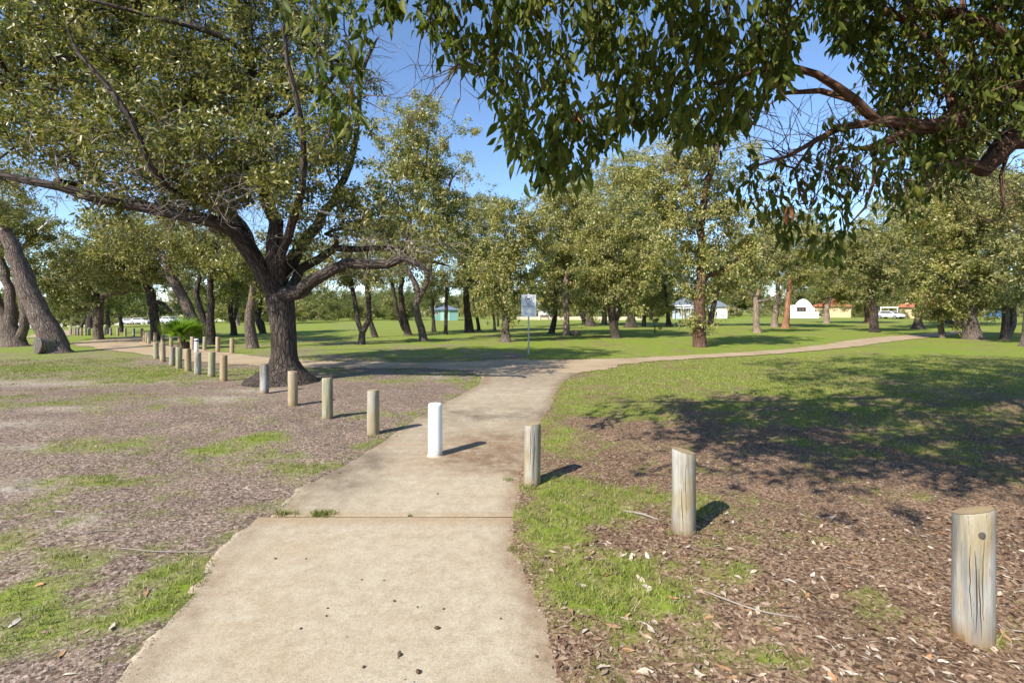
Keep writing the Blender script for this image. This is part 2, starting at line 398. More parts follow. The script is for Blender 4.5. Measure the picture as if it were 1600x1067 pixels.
def cover(x, y):
    L = x < 0.5 * (xl(y) + xr(y))
    yw = y; y = y + (fbm(x * .45, y * .45, 33) - .5) * np.clip(y - 5, 0, 8) * 1.3
    far = np.where(L, .50 * sst(9.0, 17, y) + .50 * sst(15, 32, y), .75 * sst(6.0, 11.0, y) + .25 * sst(11, 20, y))
    c = .22 + .55 * far
    y = yw
    dr = x - xr(y); c = c + .13 * np.exp(-((dr - .22) / .3) ** 2) * (~L) * sst(12, 8, y)
    dl = xl(y) - x; c = c + .15 * np.exp(-((dl - .10) / .22) ** 2) * L * sst(13, 9, y)
    for bx, by, rx, ry, a in BLOB:
        c = c + .64 * a * np.exp(-(((x - bx) / rx) ** 2 + ((y - by) / ry) ** 2))
    c = c + (fbm(x * .7, y * .7, 3) - .5) * .55 + (fbm(x * 2.6, y * 2.6, 11) - .5) * .8 + (fbm(x * 11, y * 11, 15, 3) - .5) * .5
    return np.clip(c, 0, 1)

def micro(x, y):
    f = sst(13, 7, np.hypot(x, y))
    return ((fbm(x * 1.6, y * 1.6, 21) - .5) * .05 + (fbm(x * 7, y * 7, 27, 3) - .5) * .035) * f

def ground_z(x, y):
    x = np.asarray(x, float); y = np.asarray(y, float)
    d = in_path(x, y)
    d = np.where((y > P_END - .35) & (d > -.3), d - (y - (P_END - .35)) * 3, d)
    off = .018 - .085 * sst(-.02, .14, d)
    near = sst(16, 9, y)
    return terrain(x, y) + micro(x, y) * sst(.25, -.35, d) + off * near - .004 * (1 - near)

def axis(fine0, fine1, step, lo, hi, g=1.13):
    a = list(np.arange(fine0, fine1 + 1e-6, step)); s = step
    while a[-1] < hi: s = min(s * g, 60); a.append(a[-1] + s)
    s = step
    while a[0] > lo: s = min(s * g, 60); a.insert(0, a[0] - s)
    return np.array(a)
gx = axis(-5.5, 5.5, .06, -900, 900, 1.11); gy = axis(1.2, 9.5, .06, -300, 1500, 1.075)
GX, GY = np.meshgrid(gx, gy); nx, ny = len(gx), len(gy)
vx, vy = GX.ravel(), GY.ravel(); vz = ground_z(vx, vy)
idx = np.arange(nx * ny).reshape(ny, nx)
quads = np.stack([idx[:-1, :-1], idx[:-1, 1:], idx[1:, 1:], idx[1:, :-1]], -1).reshape(-1, 4)
me = mesh_np('ground', np.stack([vx, vy, vz], 1), quads, True)
def fattr(me, name, vals):
    a = me.attributes.new(name, 'FLOAT', 'POINT'); a.data.foreach_set('value', np.asarray(vals, np.float32))
cov = cover(vx, vy)
fattr(me, 'grass', cov)
snd = np.zeros_like(vx)
for sx, sy, rx, ry in SAND: snd += np.exp(-(((vx - sx) / rx) ** 2 + ((vy - sy) / ry) ** 2))
fattr(me, 'sand', np.clip(snd * (.5 + fbm(vx * 2, vy * 2, 5)), 0, 1))
fattr(me, 'red', np.clip(sst(-.6, .8, vx - .5 * (xl(vy) + xr(vy))) * (.7 + .3 * fbm(vx, vy, 41)), 0, 1))
ground = link('ground', me, M['ground']); tag(ground, kind='structure')

# ------------------------------------------------------------------ concrete slabs
path = link('concrete_path', None); tag(path, 'pale concrete footpath of cast slabs leading to the crossing', 'path', kind='structure')
bounds = [-1.6] + JY + [(JY[-1] + P_END) / 2, P_END]
wp = gp(680, 714)
for i in range(len(bounds) - 1):
    y0, y1 = bounds[i] + (.011 if i == 1 else .003), bounds[i + 1] - (.011 if i == 0 else .003)
    ys = np.concatenate([[y0, y0 + .004, y0 + .012], np.linspace(y0 + .03, y1 - .03, 34), [y1 - .012, y1 - .004, y1]])
    # the trowelled joint is a shallow rounded edge
    L = np.interp(ys, *(EL1 if i == 0 else EL2)) - .05; Rr = xr(ys) + .06
    nxs = 48; V = []; D = []; S = []; T = []
    for j, y in enumerate(ys):
        xs = np.linspace(L[j], Rr[j], nxs)
        e = min(y - y0, y1 - y); z = .012 - .0012 * math.exp(-(e / .006) ** 2)
        for x in xs:
            V.append((x, y, z + .004 * (vnoise(x * 1.3, y * 1.3, 60) - .5)))
    V = np.array(V); X, Yv = V[:, 0], V[:, 1]
    d1 = np.exp(-(((X - (wp.x + .80)) / .85) ** 2 + ((Yv - (wp.y - .08)) / .45) ** 2)) * 1.7 + .9 * np.exp(-(((X + .15) / .9) ** 2 + ((Yv - 6.2) / .5) ** 2)) + .5 * sst(9.5, 11.5, Yv)
    d1 += .8 * np.exp(-((X - xr(Yv) + .02) / .10) ** 2) + .55 * np.exp(-((xl(Yv) - X + .05) / .10) ** 2)
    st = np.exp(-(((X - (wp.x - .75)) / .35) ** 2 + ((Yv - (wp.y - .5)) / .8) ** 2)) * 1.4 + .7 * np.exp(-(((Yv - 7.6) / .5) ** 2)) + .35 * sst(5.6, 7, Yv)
    te = np.minimum(Yv - y0, y1 - Yv); tw = sst(.085, .06, te) * (1.0 if i < 1 else (.8 if i == 1 else .0)) * (1 if i else sst(2, 3, Yv))
    ii = np.arange(40 * nxs).reshape(40, nxs)
    Q = np.stack([ii[:-1, :-1], ii[:-1, 1:], ii[1:, 1:], ii[1:, :-1]], -1).reshape(-1, 4).tolist()
    # sides so that the slab has thickness
    rim = list(ii[0, :]) + list(ii[1:, -1]) + list(ii[-1, -2::-1]) + list(ii[-2:0:-1, 0]); base = len(V)
    VB = V[rim].copy(); VB[:, 2] = -.10; V2 = np.vstack([V, VB]); nr = len(rim)
    for k in range(nr): Q.append([int(rim[k]), base + k, base + (k + 1) % nr, int(rim[(k + 1) % nr])])
    me = mesh_np('slab', V2, Q)
    z0 = np.zeros(nr)
    fattr(me, 'dirt', np.clip(np.concatenate([d1, z0]), 0, 1)); fattr(me, 'stain', np.clip(np.concatenate([st, z0]), 0, 1)); fattr(me, 'trowel', np.concatenate([tw, z0]))
    link('slab', me, M['concrete'], path)

jx0, jx1 = float(np.interp(JY[0], *EL2)) - .03, float(xr(JY[0])) + .03
box('joint_soil', jx0, jx1, JY[0] - .0105, JY[0] + .0105, -.05, .0075, simple('dark_joint_soil', (.075, .052, .035), .95, .05), path)
def ribbon_mesh(name, rib, seed, lift):
    V = []; n = len(rib); K = 9
    for i, (q, w) in enumerate(rib):
        a = rib[max(0, i - 1)][0]; b = rib[min(n - 1, i + 1)][0]; t = (b - a).normalized(); s = Vector((-t.y, t.x, 0))
        wl = w * (.70 + .36 * float(fbm(i * .35, seed, 71)) + .30 * float(fbm(i * 1.7, seed, 73))); wr = w * (.70 + .36 * float(fbm(i * .35, seed + 9, 72)) + .30 * float(fbm(i * 1.7, seed + 5, 74)))
        for k in range(K):
            u = k / (K - 1); p = q + s * (wl * (1 - u) - wr * u)
            V.append((p.x, p.y, float(terrain(p.x, p.y)) + .014 + lift + .004 * math.sin(math.pi * u)))
    ii = np.arange(n * K).reshape(n, K)
    return mesh_np(name, V, np.stack([ii[:-1, :-1], ii[1:, :-1], ii[1:, 1:], ii[:-1, 1:]], -1).reshape(-1, 4), True)
gravel = link('gravel_path', None); tag(gravel, 'orange gravel path crossing the lawn behind the bollards', 'path', kind='structure')
for k, r in enumerate(RIB): link('gravel_strip', ribbon_mesh('gravel_strip', r, k * 31, .004 * k), M['gravel'], gravel)

# ------------------------------------------------------------------ tree building
class Skeleton:
    def __init__(s): s.p = []; s.par = []; s.r = []; s.ok = []
    def add(s, p, par, r=None, ok=True):
        s.p.append(np.array(p, float)); s.par.append(par); s.r.append(r); s.ok.append(ok); return len(s.p) - 1
    def line(s, pts, rads, par=-1, step=.35, ok_from=0.0, jit=.02, rg=R):
        """resample a traced polyline as fixed-radius nodes (Catmull-Rom)"""
        P = [np.array(p, float) for p in pts]; last = par; tot = 0
        for i in range(len(P) - 1):
            p0 = P[max(0, i - 1)]; p1 = P[i]; p2 = P[i + 1]; p3 = P[min(len(P) - 1, i + 2)]
            n = max(1, int(np.linalg.norm(p2 - p1) / step))
            for k in range(n + (1 if i == len(P) - 2 else 0)):
                if i == 0 and k == 0 and par >= 0: continue
                u = k / n; q = .5 * (2 * p1 + (p2 - p0) * u + (2 * p0 - 5 * p1 + 4 * p2 - p3) * u * u + (3 * p1 - p0 - 3 * p2 + p3) * u ** 3)
                rr = rads[i] * (1 - u) + rads[i + 1] * u
                if 0 < i + k: q = q + rg.normal(0, jit * min(1, rr * 6), 3) * min(1, max(0, (q[2] - .7)))
                f = (i + u) / (len(P) - 1)
                last = s.add(q, last, rr, f >= ok_from)
        return last
    def near(s, p):
        A = np.array(s.p); return int(np.argmin(np.linalg.norm(A - np.asarray(p), axis=1)))
    def attach(s, t, rg, step=.45, up=.15, sag=0.0):
        A = np.array(s.p); ok = np.array(s.ok); d = t - A; L = np.linalg.norm(d, axis=1)
        rad = np.array([x if x is not None else .02 for x in s.r])
        cost = L * (1 + .9 * np.maximum(0, -d[:, 2] / (L + .01))) + .6 * np.minimum(1, .03 / (rad + .005)) + np.where(ok, 0, 1e6)
        i = int(np.argmin(cost)); a = s.p[i]; pa = s.par[i]
        dirp = (a - s.p[pa]) if pa >= 0 else np.array([0, 0, 1.0]); dirp = dirp / (np.linalg.norm(dirp) + 1e-6)
        D = L[i]
        if D < .12: return i
        c = a + dirp * D * .28 + np.array([0, 0, up * D]) + (t - a) * .25 + rg.normal(0, .07 * D, 3)
        n = max(2, int(D / step)); last = i
        for k in range(1, n + 1):
            u = k / n; q = (1 - u) ** 2 * a + 2 * u * (1 - u) * c + u * u * t
            if k < n: q = q + rg.normal(0, .03 * min(D, 1.5), 3)
            last = s.add(q, last)
        return last
    def radii(s, tip=.008, ex=2.3, cap=.72):
        n = len(s.p); acc = np.zeros(n); kids = [[] for _ in range(n)]
        for i in range(n - 1, -1, -1):
            if s.par[i] >= 0: kids[s.par[i]].append(i)
        out = np.zeros(n)
        for i in range(n - 1, -1, -1):
            r = (acc[i] if acc[i] > 0 else tip ** ex)
            v = r ** (1 / ex) * 1.02
            out[i] = s.r[i] if s.r[i] is not None else v
            if s.par[i] >= 0: acc[s.par[i]] += v ** ex
        for i in range(n):
            if s.r[i] is None and s.par[i] >= 0: out[i] = min(out[i], out[s.par[i]] * (cap if s.r[s.par[i]] is not None else 1.0))
        return out, kids

def tubes(sk, rad, kids, sides_big=12, lump=.10, rg=R, flare=None):
    V = []; Fc = []; B = []
    def ring(c, f, r, ns, seed, along=0.0, off=0.0):
        u, v = f; b = len(V)
        for k in range(ns):
            a = 2 * math.pi * k / ns; m = 1 + (lump * (_n1(k, seed)) if r > .05 else 0)
            V.append(c + (u * math.cos(a) + v * math.sin(a)) * r * m); B.append((math.cos(a) * r + off, math.sin(a) * r + off * .7, along))
        return b
    tab = rg.normal(0, 1, 997)
    def _n1(k, seed): return tab[(k * 7 + seed * 13) % 997] * .6
    stack = [(i, None) for i in range(len(sk.p)) if sk.par[i] < 0]
    while stack:
        i, start = stack.pop(); chain = ([start] if start is not None else []) + [i]
        while kids[chain[-1]]:
            ks = sorted(kids[chain[-1]], key=lambda q: -rad[q]); cur = chain[-1]
            for k in ks[1:]: stack.append((k, cur))
            chain.append(ks[0])
        if len(chain) < 2: continue
        r0 = rad[chain[1]] if start is not None else rad[chain[0]]
        ns = sides_big if r0 > .12 else (8 if r0 > .05 else (5 if r0 > .02 else 3))
        P = [sk.p[c] for c in chain]; rr = [rad[c] for c in chain]
        if start is not None: rr[0] = min(rr[0], r0 * 1.15)
        t = P[1] - P[0]; t = t / (np.linalg.norm(t) + 1e-9)
        ref = np.array([1.0, 0, 0]) if abs(t[0]) < .8 else np.array([0, 1.0, 0])
        u = np.cross(t, ref); u /= np.linalg.norm(u); v = np.cross(t, u)
        prev = None; along = 0.0; off = (chain[0] * 1.37) % 19
        for k in range(len(P)):
            if k: along += float(np.linalg.norm(P[k] - P[k - 1]))
            a = P[max(0, k - 1)]; b = P[min(len(P) - 1, k + 1)]; t = b - a; t = t / (np.linalg.norm(t) + 1e-9)
            if start is None and P[k][2] < .45 and r0 > .08: t = t * .25 + np.array([0, 0, 1.0]); t = t / np.linalg.norm(t)
            u = u - t * np.dot(u, t); u /= (np.linalg.norm(u) + 1e-9); v = np.cross(t, u)
            bb = ring(P[k], (u, v), rr[k] if k < len(P) - 1 else rr[k] * .5, ns, chain[0] + (k // 2), along, off)
            if prev is not None:
                for q in range(ns): Fc.append((prev + q, prev + (q + 1) % ns, bb + (q + 1) % ns, bb + q))
            prev = bb
    tubes.bark = np.array(B, np.float32)
    return np.array(V), np.array(Fc)

def bark_mesh(name, V, Fc, smooth=True):
    me = mesh_np(name, V, Fc, smooth); a = me.attributes.new('barkco', 'FLOAT_VECTOR', 'POINT')
    if len(me.vertices) == len(tubes.bark): a.data.foreach_set('vector', tubes.bark.ravel())
    return me

def unit(a): return a / (np.linalg.norm(a, axis=1, keepdims=True) + 1e-9)

def leaf_quads(P, D, L, W, rg):
    """two-triangle folded leaves"""
    n = len(P); D = unit(D); s = unit(np.cross(D, rg.normal(0, 1, (n, 3)))); nn = np.cross(s, D)
    Lc = L[:, None]; Wc = W[:, None]
    mid = P + D * Lc * .42; bend = nn * Lc * rg.uniform(-.12, .12, (n, 1))
    V = np.stack([P, mid + s * Wc * .5 + nn * Wc * .18, P + D * Lc + bend, mid - s * Wc * .5 + nn * Wc * .18], 1).reshape(-1, 3)
    b = np.arange(n)[:, None] * 4
    Fc = np.stack([b + [0, 1, 2], b + [0, 2, 3]], 1).reshape(-1, 3)
    return V, Fc

def crown_leaves(C, rc, per, L, W, rg, twigs=9, droop=.5, flat=.75):
    """clumps -> twig tips -> leaves"""
    nC = len(C); nT = nC * twigs
    T = np.repeat(C, twigs, 0) + unit(rg.normal(0, 1, (nT, 3))) * (rg.uniform(0, 1, (nT, 1)) ** .45) * np.repeat(rc, twigs)[:, None] * np.array([1, 1, flat])
    k = max(1, int(per / twigs)); n = nT * k
    base = np.repeat(T, k, 0) + rg.normal(0, L * .55, (n, 3))
    D = rg.normal(0, .8, (n, 3)) + np.array([0, 0, -droop])
    Ls = L * rg.uniform(.65, 1.25, n); Ws = W * rg.uniform(.7, 1.3, n)
    return leaf_quads(base, D, Ls, Ws, rg), T

def ellipsoid_points(crowns, n, rg, shell=.45):
    """clump centres spread through a union of ellipsoids (centre, radii)"""
    vol = np.array([np.prod(r) ** .75 for _, r in crowns]); pick = rg.choice(len(crowns), n, p=vol / vol.sum())
    C = np.array([c for c, _ in crowns])[pick]; Rr = np.array([r for _, r in crowns])[pick]
    d = unit(rg.normal(0, 1, (n, 3))) * (rg.uniform(0, 1, (n, 1)) ** shell)
    return C + d * Rr

TREES = []
def build_tree(label, base_px, trunks, crowns, bark='bark_grey', leaf='leaf_mid', L=.15, W=.058, dens=430, clump_r=.62, group=None, seed=0, depth=.85, fork=.45, name='gum_tree', sides=10, lumpy=.10, droop=.5, flat=.75, tall=None, extra_dead=0, per=150):
    rg = np.random.default_rng(1000 + seed)
    if L >= .14: L *= 1.08; W *= 1.16; dens *= 1.18; crowns = [(q[0], q[1], q[2] * 1.14, q[3] * 1.14) + tuple(q[4:]) for q in crowns]
    b = gp(*base_px); Y = b.y; m = Y / F
    root = link(name, None, loc=b); tag(root, label, 'tree', group)
    sk = Skeleton(); first = None
    for ti, tk in enumerate(trunks):
        dY = 0; pts = []; rd = []
        for k, q in enumerate(tk):
            px, py, hw = q[:3]; dd = q[3] if len(q) > 3 else 0.0
            p = at(px, py, Y + dd); p = np.array(p - b)
            if ti == 0 and k == 0: p[2] = -.06
            pts.append(p); rd.append(hw * m)
        if ti == 0:
            # root flare
            pts.insert(1, pts[0] * .8 + pts[1] * .2); rd.insert(1, rd[0] * .98); rd[0] *= 1.3
            sk.line(pts, rd, -1, .3, fork, .03, rg)
        else:
            par = sk.near(pts[0]) if np.linalg.norm(pts[0][:2]) > .05 or pts[0][2] > .3 else -1
            if par >= 0: pts[0] = sk.p[par]
            sk.line(pts, rd, par, .3, .35, .03, rg)
    cr = []; area = 0
    for q in crowns:
        cx, cy, rx, ry = q[:4]; dd = q[4] if len(q) > 4 else 0
        c = np.array(at(cx, cy, Y + dd) - b); cr.append((c, np.array([rx * m, rx * m * depth, ry * m]))); area += math.pi * rx * m * ry * m
    nleaf = int(area * dens); n = max(8, int(nleaf / per))
    C = ellipsoid_points(cr, n, rg, .55); C = C + rg.normal(0, .25, C.shape); C[:, 2] = np.maximum(C[:, 2], .5)
    tr0 = sk.p[min(len(sk.p) - 1, len(sk.p) // 2)]
    for t in C[np.argsort(np.linalg.norm(C - tr0, axis=1))]: sk.attach(t, rg)
    rad, kids = sk.radii(.009)
    V, Fc = tubes(sk, rad, kids, sides, lumpy, rg)
    link('trunk', bark_mesh('trunk', V, Fc), M[bark], root)
    rc = rg.uniform(.45, 1.45, n) * clump_r
    (V, Fc), T = crown_leaves(C, rc, per, L, W, rg, 9, droop, flat)
    o = link('crown', mesh_np('crown', V, Fc), M[leaf], root)
    TREES.append(root); return root, sk, rad, C

def offset(o, p): return Vector(p) - o.location

# ------------------------------------------------------------------ the large spreading tree by the bollards
hero, hsk, hrad, hC = build_tree(
    'large spreading gum tree with dark flared trunk standing beside the bollard row', (440, 598),
    [[(441, 598, 60), (442, 591, 50), (443, 583, 37), (444, 574, 27), (444, 564, 21), (444, 550, 18.5), (443, 520, 18), (441, 490, 19.5), (438, 465, 21), (433, 440, 15), (431, 400, 13, -.3), (428, 350, 10, -.5), (412, 290, 8.5, -.4), (407, 240, 8, -.3), (400, 170, 7.5, -.2), (392, 100, 7, 0), (381, 50, 6, .2), (371, -10, 5, .3), (365, -90, 3.5, .5)],
     [(432, 462, 14), (408, 425, 12.5, -.3), (385, 390, 11, -.6), (362, 362, 10, -.9), (335, 347, 9, -1.2), (304, 337, 8.5, -1.4), (255, 330, 8, -1.6), (209, 322, 7.5, -1.8), (145, 308, 6.5, -2), (95, 290, 5.5, -2.2), (34, 282, 4.5, -2.4), (-40, 262, 3, -2.5)],
     [(408, 425, 11), (392, 385, 9, .5), (378, 352, 8, .9), (330, 318, 7.5, 1.2), (280, 280, 7.5, 1.4), (240, 255, 7, 1.6), (202, 233, 6.5, 1.8), (162, 200, 6, 2), (150, 165, 5.5, 2.1), (110, 128, 5, 2.2), (40, 130, 4, 2.4), (-30, 175, 4, 2.4)],
     [(162, 200, 5, 2), (158, 160, 4.5, 1.9), (130, 135, 4, 1.7), (60, 120, 3, 1.5)],
     [(452, 468, 13), (470, 455, 11, -.3), (486, 444, 10, -.5), (512, 428, 8.5, -.8), (542, 411, 7.5, -1.0), (575, 413, 7, -1.1), (605, 413, 6.5, -1.2), (628, 401, 5.5, -1.3), (653, 412, 4, -1.3), (672, 427, 2.6, -1.3), (680, 440, 1.6, -1.3)],
     [(450, 452, 9), (471, 421, 7.5, .3), (497, 406, 6.5, .5), (522, 388, 6, .7), (562, 390, 5, .8), (608, 387, 4.5, .9), (651, 401, 3.5, 1.0), (702, 416, 2.2, 1.0)],
     [(443, 440, 13), (455, 408, 11, .4), (469, 383, 10, .7), (494, 350, 8.5, 1.0), (520, 315, 7, 1.2), (545, 260, 6, 1.4), (560, 190, 4.5, 1.5), (565, 120, 3.5, 1.6), (590, 60, 2.5, 1.6)],
     [(436, 420, 8), (450, 370, 6.5, -.8), (466, 320, 5.5, -1.3), (476, 260, 4.6, -1.6), (468, 180, 4, -1.8), (450, 100, 3, -2.0), (440, 20, 2.4, -2.1)],
     [(398, 125, 6), (371, 74, 4.5, -.6), (320, 47, 4, -1.0), (280, 37, 3.5, -1.3), (202, 17, 2.6, -1.6), (140, 0, 2, -1.8)],
     [(392, 100, 5), (410, 70, 3.5, .8), (440, 50, 3, 1.2), (470, 55, 2, 1.4)],
     [(304, 337, 5), (260, 290, 4, -2.0), (220, 220, 3.4, -2.4), (180, 150, 3, -2.6), (120, 80, 2.4, -2.7)]],
    [(190, 120, 220, 130), (410, 120, 175, 150), (60, 220, 110, 70, -1.5), (300, 225, 170, 75, -.5), (110, 30, 160, 110, .6), (380, -40, 210, 90), (150, -60, 220, 90), (590, 330, 105, 52), (520, 240, 75, 95), (660, 385, 60, 28, -.4), (30, 90, 110, 120, .5), (470, 330, 55, 50, -.8), (240, 290, 120, 40, -1.4), (370, 265, 90, 55, -1.2), (350, 300, 60, 30, .8), (450, 270, 60, 60, -1.8)],
    'bark', 'leaf_hero', .122, .046, 980, .42, None, 1, .75, .42, 'gum_tree', 20, .055, .45, .7, per=84)

# bare grey twigs inside the old crown, and the two bleached dead limbs
rg = np.random.default_rng(55)
def dead_twigs(root, sk, spots, n_each, name, mat, rlen=(.4, 1.0), r0=.010):
    s2 = Skeleton()
    for px, py, Y, sp in spots:
        for _ in range(n_each):
            c = np.array(at(px + rg.normal(0, sp), py + rg.normal(0, sp * .6), Y + rg.normal(0, .5)) - root.location)
            j = sk.near(c); a = sk.p[j].copy(); d = unit((c - a + rg.normal(0, .25, 3))[None])[0]; ln = rg.uniform(*rlen); last = s2.add(a, -1, r0)
            for k in range(1, 5):
                d = unit((d + rg.normal(0, .28, 3))[None])[0]; a = a + d * ln / 4
                last = s2.add(a, last, r0 * (1 - .2 * k))
                if k in (2, 3) and rg.random() < .9:
                    e = unit((d + rg.normal(0, .7, 3))[None])[0]; q = s2.add(a + e * ln * .2, last, r0 * .5); s2.add(a + e * ln * .4 + rg.normal(0, .05, 3), q, r0 * .3)
    rad, kids = s2.radii(.003); V, Fc = tubes(s2, rad, kids, 6, 0, rg)
    return link(name, mesh_np(name, V, Fc), mat, root)
dead_twigs(hero, hsk, [(330, 320, 10.2, 55), (240, 290, 9.8, 60), (140, 280, 9.4, 60), (430, 345, 10.6, 40), (560, 380, 10.2, 50), (90, 240, 9.5, 50), (620, 390, 10.2, 40), (300, 200, 10, 80), (590, 90, 12, 40), (450, 80, 11, 50), (370, 310, 9.9, 50), (300, 300, 9.7, 45), (400, 290, 10, 40), (200, 270, 9.6, 60)], 48, 'bare_twigs', M['twig'])['kind'] = 'stuff'
mb = simple('bleached_wood', (.45, .41, .37), .9)
for pl, rr in (([(300, 331), (335, 322), (375, 308), (398, 295), (399, 268)], .030), ([(280, 325), (290, 318), (296, 314)], .05), ([(492, 328), (505, 331), (525, 337)], .028), ([(60, 360), (78, 345), (88, 335)], .02)):
    s2 = Skeleton(); s2.line([np.array(at(x, y, 9.7) - hero.location) for x, y in pl], [rr * (1 - .12 * k) for k in range(len(pl))], -1, .15, 0, .01)
    rad, kids = s2.radii(.01); V, Fc = tubes(s2, rad, kids, 6, .05); link('bleached_limb', mesh_np('bleached_limb', V, Fc, True), mb, hero)

# ------------------------------------------------------------------ the other trees of the park, each traced from its trunk
bt = build_tree
lean, lsk, lrad, _ = bt('gum tree with a thick leaning bare trunk and a sawn round stub at its foot', (90, 551),
   [[(92, 551, 19), (80, 525, 16), (66, 498, 14), (45, 450, 12.5), (24, 400, 11), (8, 362, 9), (-12, 320, 7)]],
   [(-5, 290, 120, 60), (20, 330, 50, 35)], 'bark_grey', 'leaf_hero', .13, .045, 520, .5, seed=2, fork=.8)
bm = bmesh.new()
sd = Vector((-.42, -.90, .05)).normalized(); q0 = at(90, 539, gp(90, 551).y) - lean.location + sd * .33
rings = []
u = sd.cross(Vector((0, 0, 1))).normalized(); v = u.cross(sd)
for dist, rr in ((-.15, .30), (.22, .31), (.30, .33), (.305, .27)):
    rings.append([bm.verts.new(q0 + sd * dist + (u * math.cos(a) + v * math.sin(a)) * rr * (1 + .05 * math.sin(3 * a))) for a in [2 * math.pi * k / 18 for k in range(18)]])
for a, b in zip(rings, rings[1:]):
    for k in range(18): bm.faces.new((a[k], a[(k + 1) % 18], b[(k + 1) % 18], b[k]))
bm.faces.new(rings[-1])
bmesh.ops.recalc_face_normals(bm, faces=bm.faces[:])
link('cut_stub', bm_mesh(bm, 'cut_stub', False), M['stub'], lean)

bt('gum tree with three trunks rising from one base beyond the leaning trunk', (22, 541),
   [[(24, 541, 17), (18, 522, 14), (6, 498, 9), (-8, 462, 8), (-15, 420, 6)], [(18, 520, 9), (17, 490, 8), (17, 470, 6.5), (6, 425, 5), (0, 390, 4)], [(28, 532, 9), (38, 512, 6.5), (38, 480, 6), (31, 440, 6), (28, 405, 5)]],
   [(0, 350, 90, 55), (30, 375, 50, 35)], 'bark_grey', 'leaf_hero', .14, .05, 430, .55, seed=3)
bt('gum tree with one side limb reaching out over the gravel path bend', (153, 531),
   [[(154, 531, 7.5), (153, 510, 6.5), (154, 485, 6.5), (152, 468, 6), (138, 448, 4), (128, 425, 3)], [(154, 482, 5), (162, 463, 4), (178, 459, 3.4), (200, 456, 2.5)], [(153, 485, 3), (135, 483, 2.5), (115, 488, 1.8)]],
   [(130, 405, 95, 50), (70, 440, 50, 40), (190, 400, 60, 45), (105, 465, 45, 25)], 'bark_grey', 'leaf_mid', .15, .058, 470, .6, seed=4)
bt('dark straight gum tree left of the fan palm', (245, 531),
   [[(246, 531, 9), (243, 510, 7), (239, 480, 6.5), (235, 455, 6), (222, 436, 4)], [(240, 470, 4), (255, 475, 2.8), (268, 487, 2.2)]],
   [(225, 405, 70, 50), (190, 430, 40, 30), (260, 380, 60, 50)], 'bark', 'leaf_mid', .15, .058, 470, .6, seed=5)
bt('leaning gum tree trunk rising out of the fan palm', (307, 536),
   [[(309, 536, 8.5), (306, 512, 8), (298, 490, 8), (284, 463, 7.5), (268, 432, 6.5), (255, 400, 5)]],
   [(250, 360, 85, 45), (300, 390, 55, 35)], 'bark_grey', 'leaf_yellow', .15, .058, 470, .6, seed=6, fork=.7)
bt('dark forked gum tree just right of the fan palm', (327, 538),
   [[(329, 538, 9), (329, 505, 6), (329, 470, 5), (330, 430, 4), (335, 390, 3)], [(322, 528, 6), (315, 490, 4.5), (306, 455, 4), (312, 430, 3)]],
   [(335, 390, 60, 50), (355, 425, 45, 35)], 'bark', 'leaf_hero', .15, .055, 450, .6, seed=7, fork=.6)
bt('slim dark gum tree standing out on the far lawn beyond the palm', (366, 524),
   [[(366, 524, 5), (364, 505, 4.2), (360, 480, 3.4), (363, 450, 3)], [(365, 505, 3), (370, 480, 2.4), (372, 450, 2)]], [(368, 440, 45, 38), (350, 410, 50, 35)], 'bark', 'leaf_far', .17, .065, 420, .7, seed=8)
bt('thick brown gum tree standing just left of the dark flared trunk', (392, 544),
   [[(394, 544, 11), (392, 525, 9), (389, 505, 8), (392, 480, 6.5), (396, 455, 5.5), (400, 425, 4)]],
   [(390, 400, 60, 45), (420, 440, 30, 25)], 'bark_grey', 'leaf_hero', .14, .055, 450, .55, seed=9, fork=.7)
bt('pair of thin twisted gum stems behind the dark flared trunk', (408, 521),
   [[(411, 521, 5), (409, 505, 4), (402, 490, 3.5), (407, 465, 3), (412, 440, 2.2)], [(405, 519, 4.5), (403, 500, 3.6), (408, 480, 3), (402, 455, 2.4)]], [(405, 435, 45, 35)], 'bark', 'leaf_far', .17, .065, 380, .7, seed=10)
bt('gum tree with two slender stems crossing each other on the lawn', (565, 538),
   [[(565, 538, 5.5), (566, 520, 5), (575, 503, 4.5), (578, 480, 4), (575, 450, 3.5), (573, 420, 3)], [(565, 520, 4.5), (558, 498, 4), (555, 475, 3.6), (549, 445, 3), (546, 415, 2.5)]],
   [(560, 405, 55, 32), (530, 425, 40, 28), (600, 440, 30, 20)], 'bark', 'leaf_mid', .16, .06, 400, .55, seed=11, fork=.75)
bt('slim dark gum tree leaning beside the crossing stems', (586, 527),
   [[(587, 527, 5), (582, 513, 4.2), (577, 495, 3.6), (574, 465, 3), (570, 430, 2.5)]], [(580, 430, 40, 28)], 'bark', 'leaf_mid', .16, .06, 400, .6, seed=12, fork=.75)
bt('gum tree with a narrow V of two dark stems', (634, 523),
   [[(638, 523, 6), (634, 505, 4.8), (630, 485, 4.2), (626, 460, 3.6), (630, 430, 3)], [(633, 517, 4.5), (624, 495, 3.5), (617, 470, 3), (612, 440, 2.4)]],
   [(622, 400, 50, 45), (600, 370, 45, 45)], 'bark', 'leaf_mid', .17, .065, 420, .65, seed=13, fork=.7)
bt('tall gum tree with a curving trunk forking under a high open crown', (661, 533),
   [[(662, 533, 7), (658, 512, 6), (651, 490, 5.5), (651, 472, 5.5), (655, 462, 5.5), (645, 435, 4), (632, 405, 3.6), (640, 350, 3.2), (660, 290, 2.8), (670, 220, 2)], [(655, 464, 5), (668, 440, 3.4), (675, 400, 3), (690, 340, 2.6), (705, 280, 2)]],
   [(665, 230, 62, 65), (690, 300, 50, 60), (630, 290, 55, 70), (720, 350, 36, 40), (670, 360, 60, 45), (655, 175, 40, 28)], 'bark_grey', 'leaf_yellow', .15, .055, 400, .55, seed=14, fork=.5)
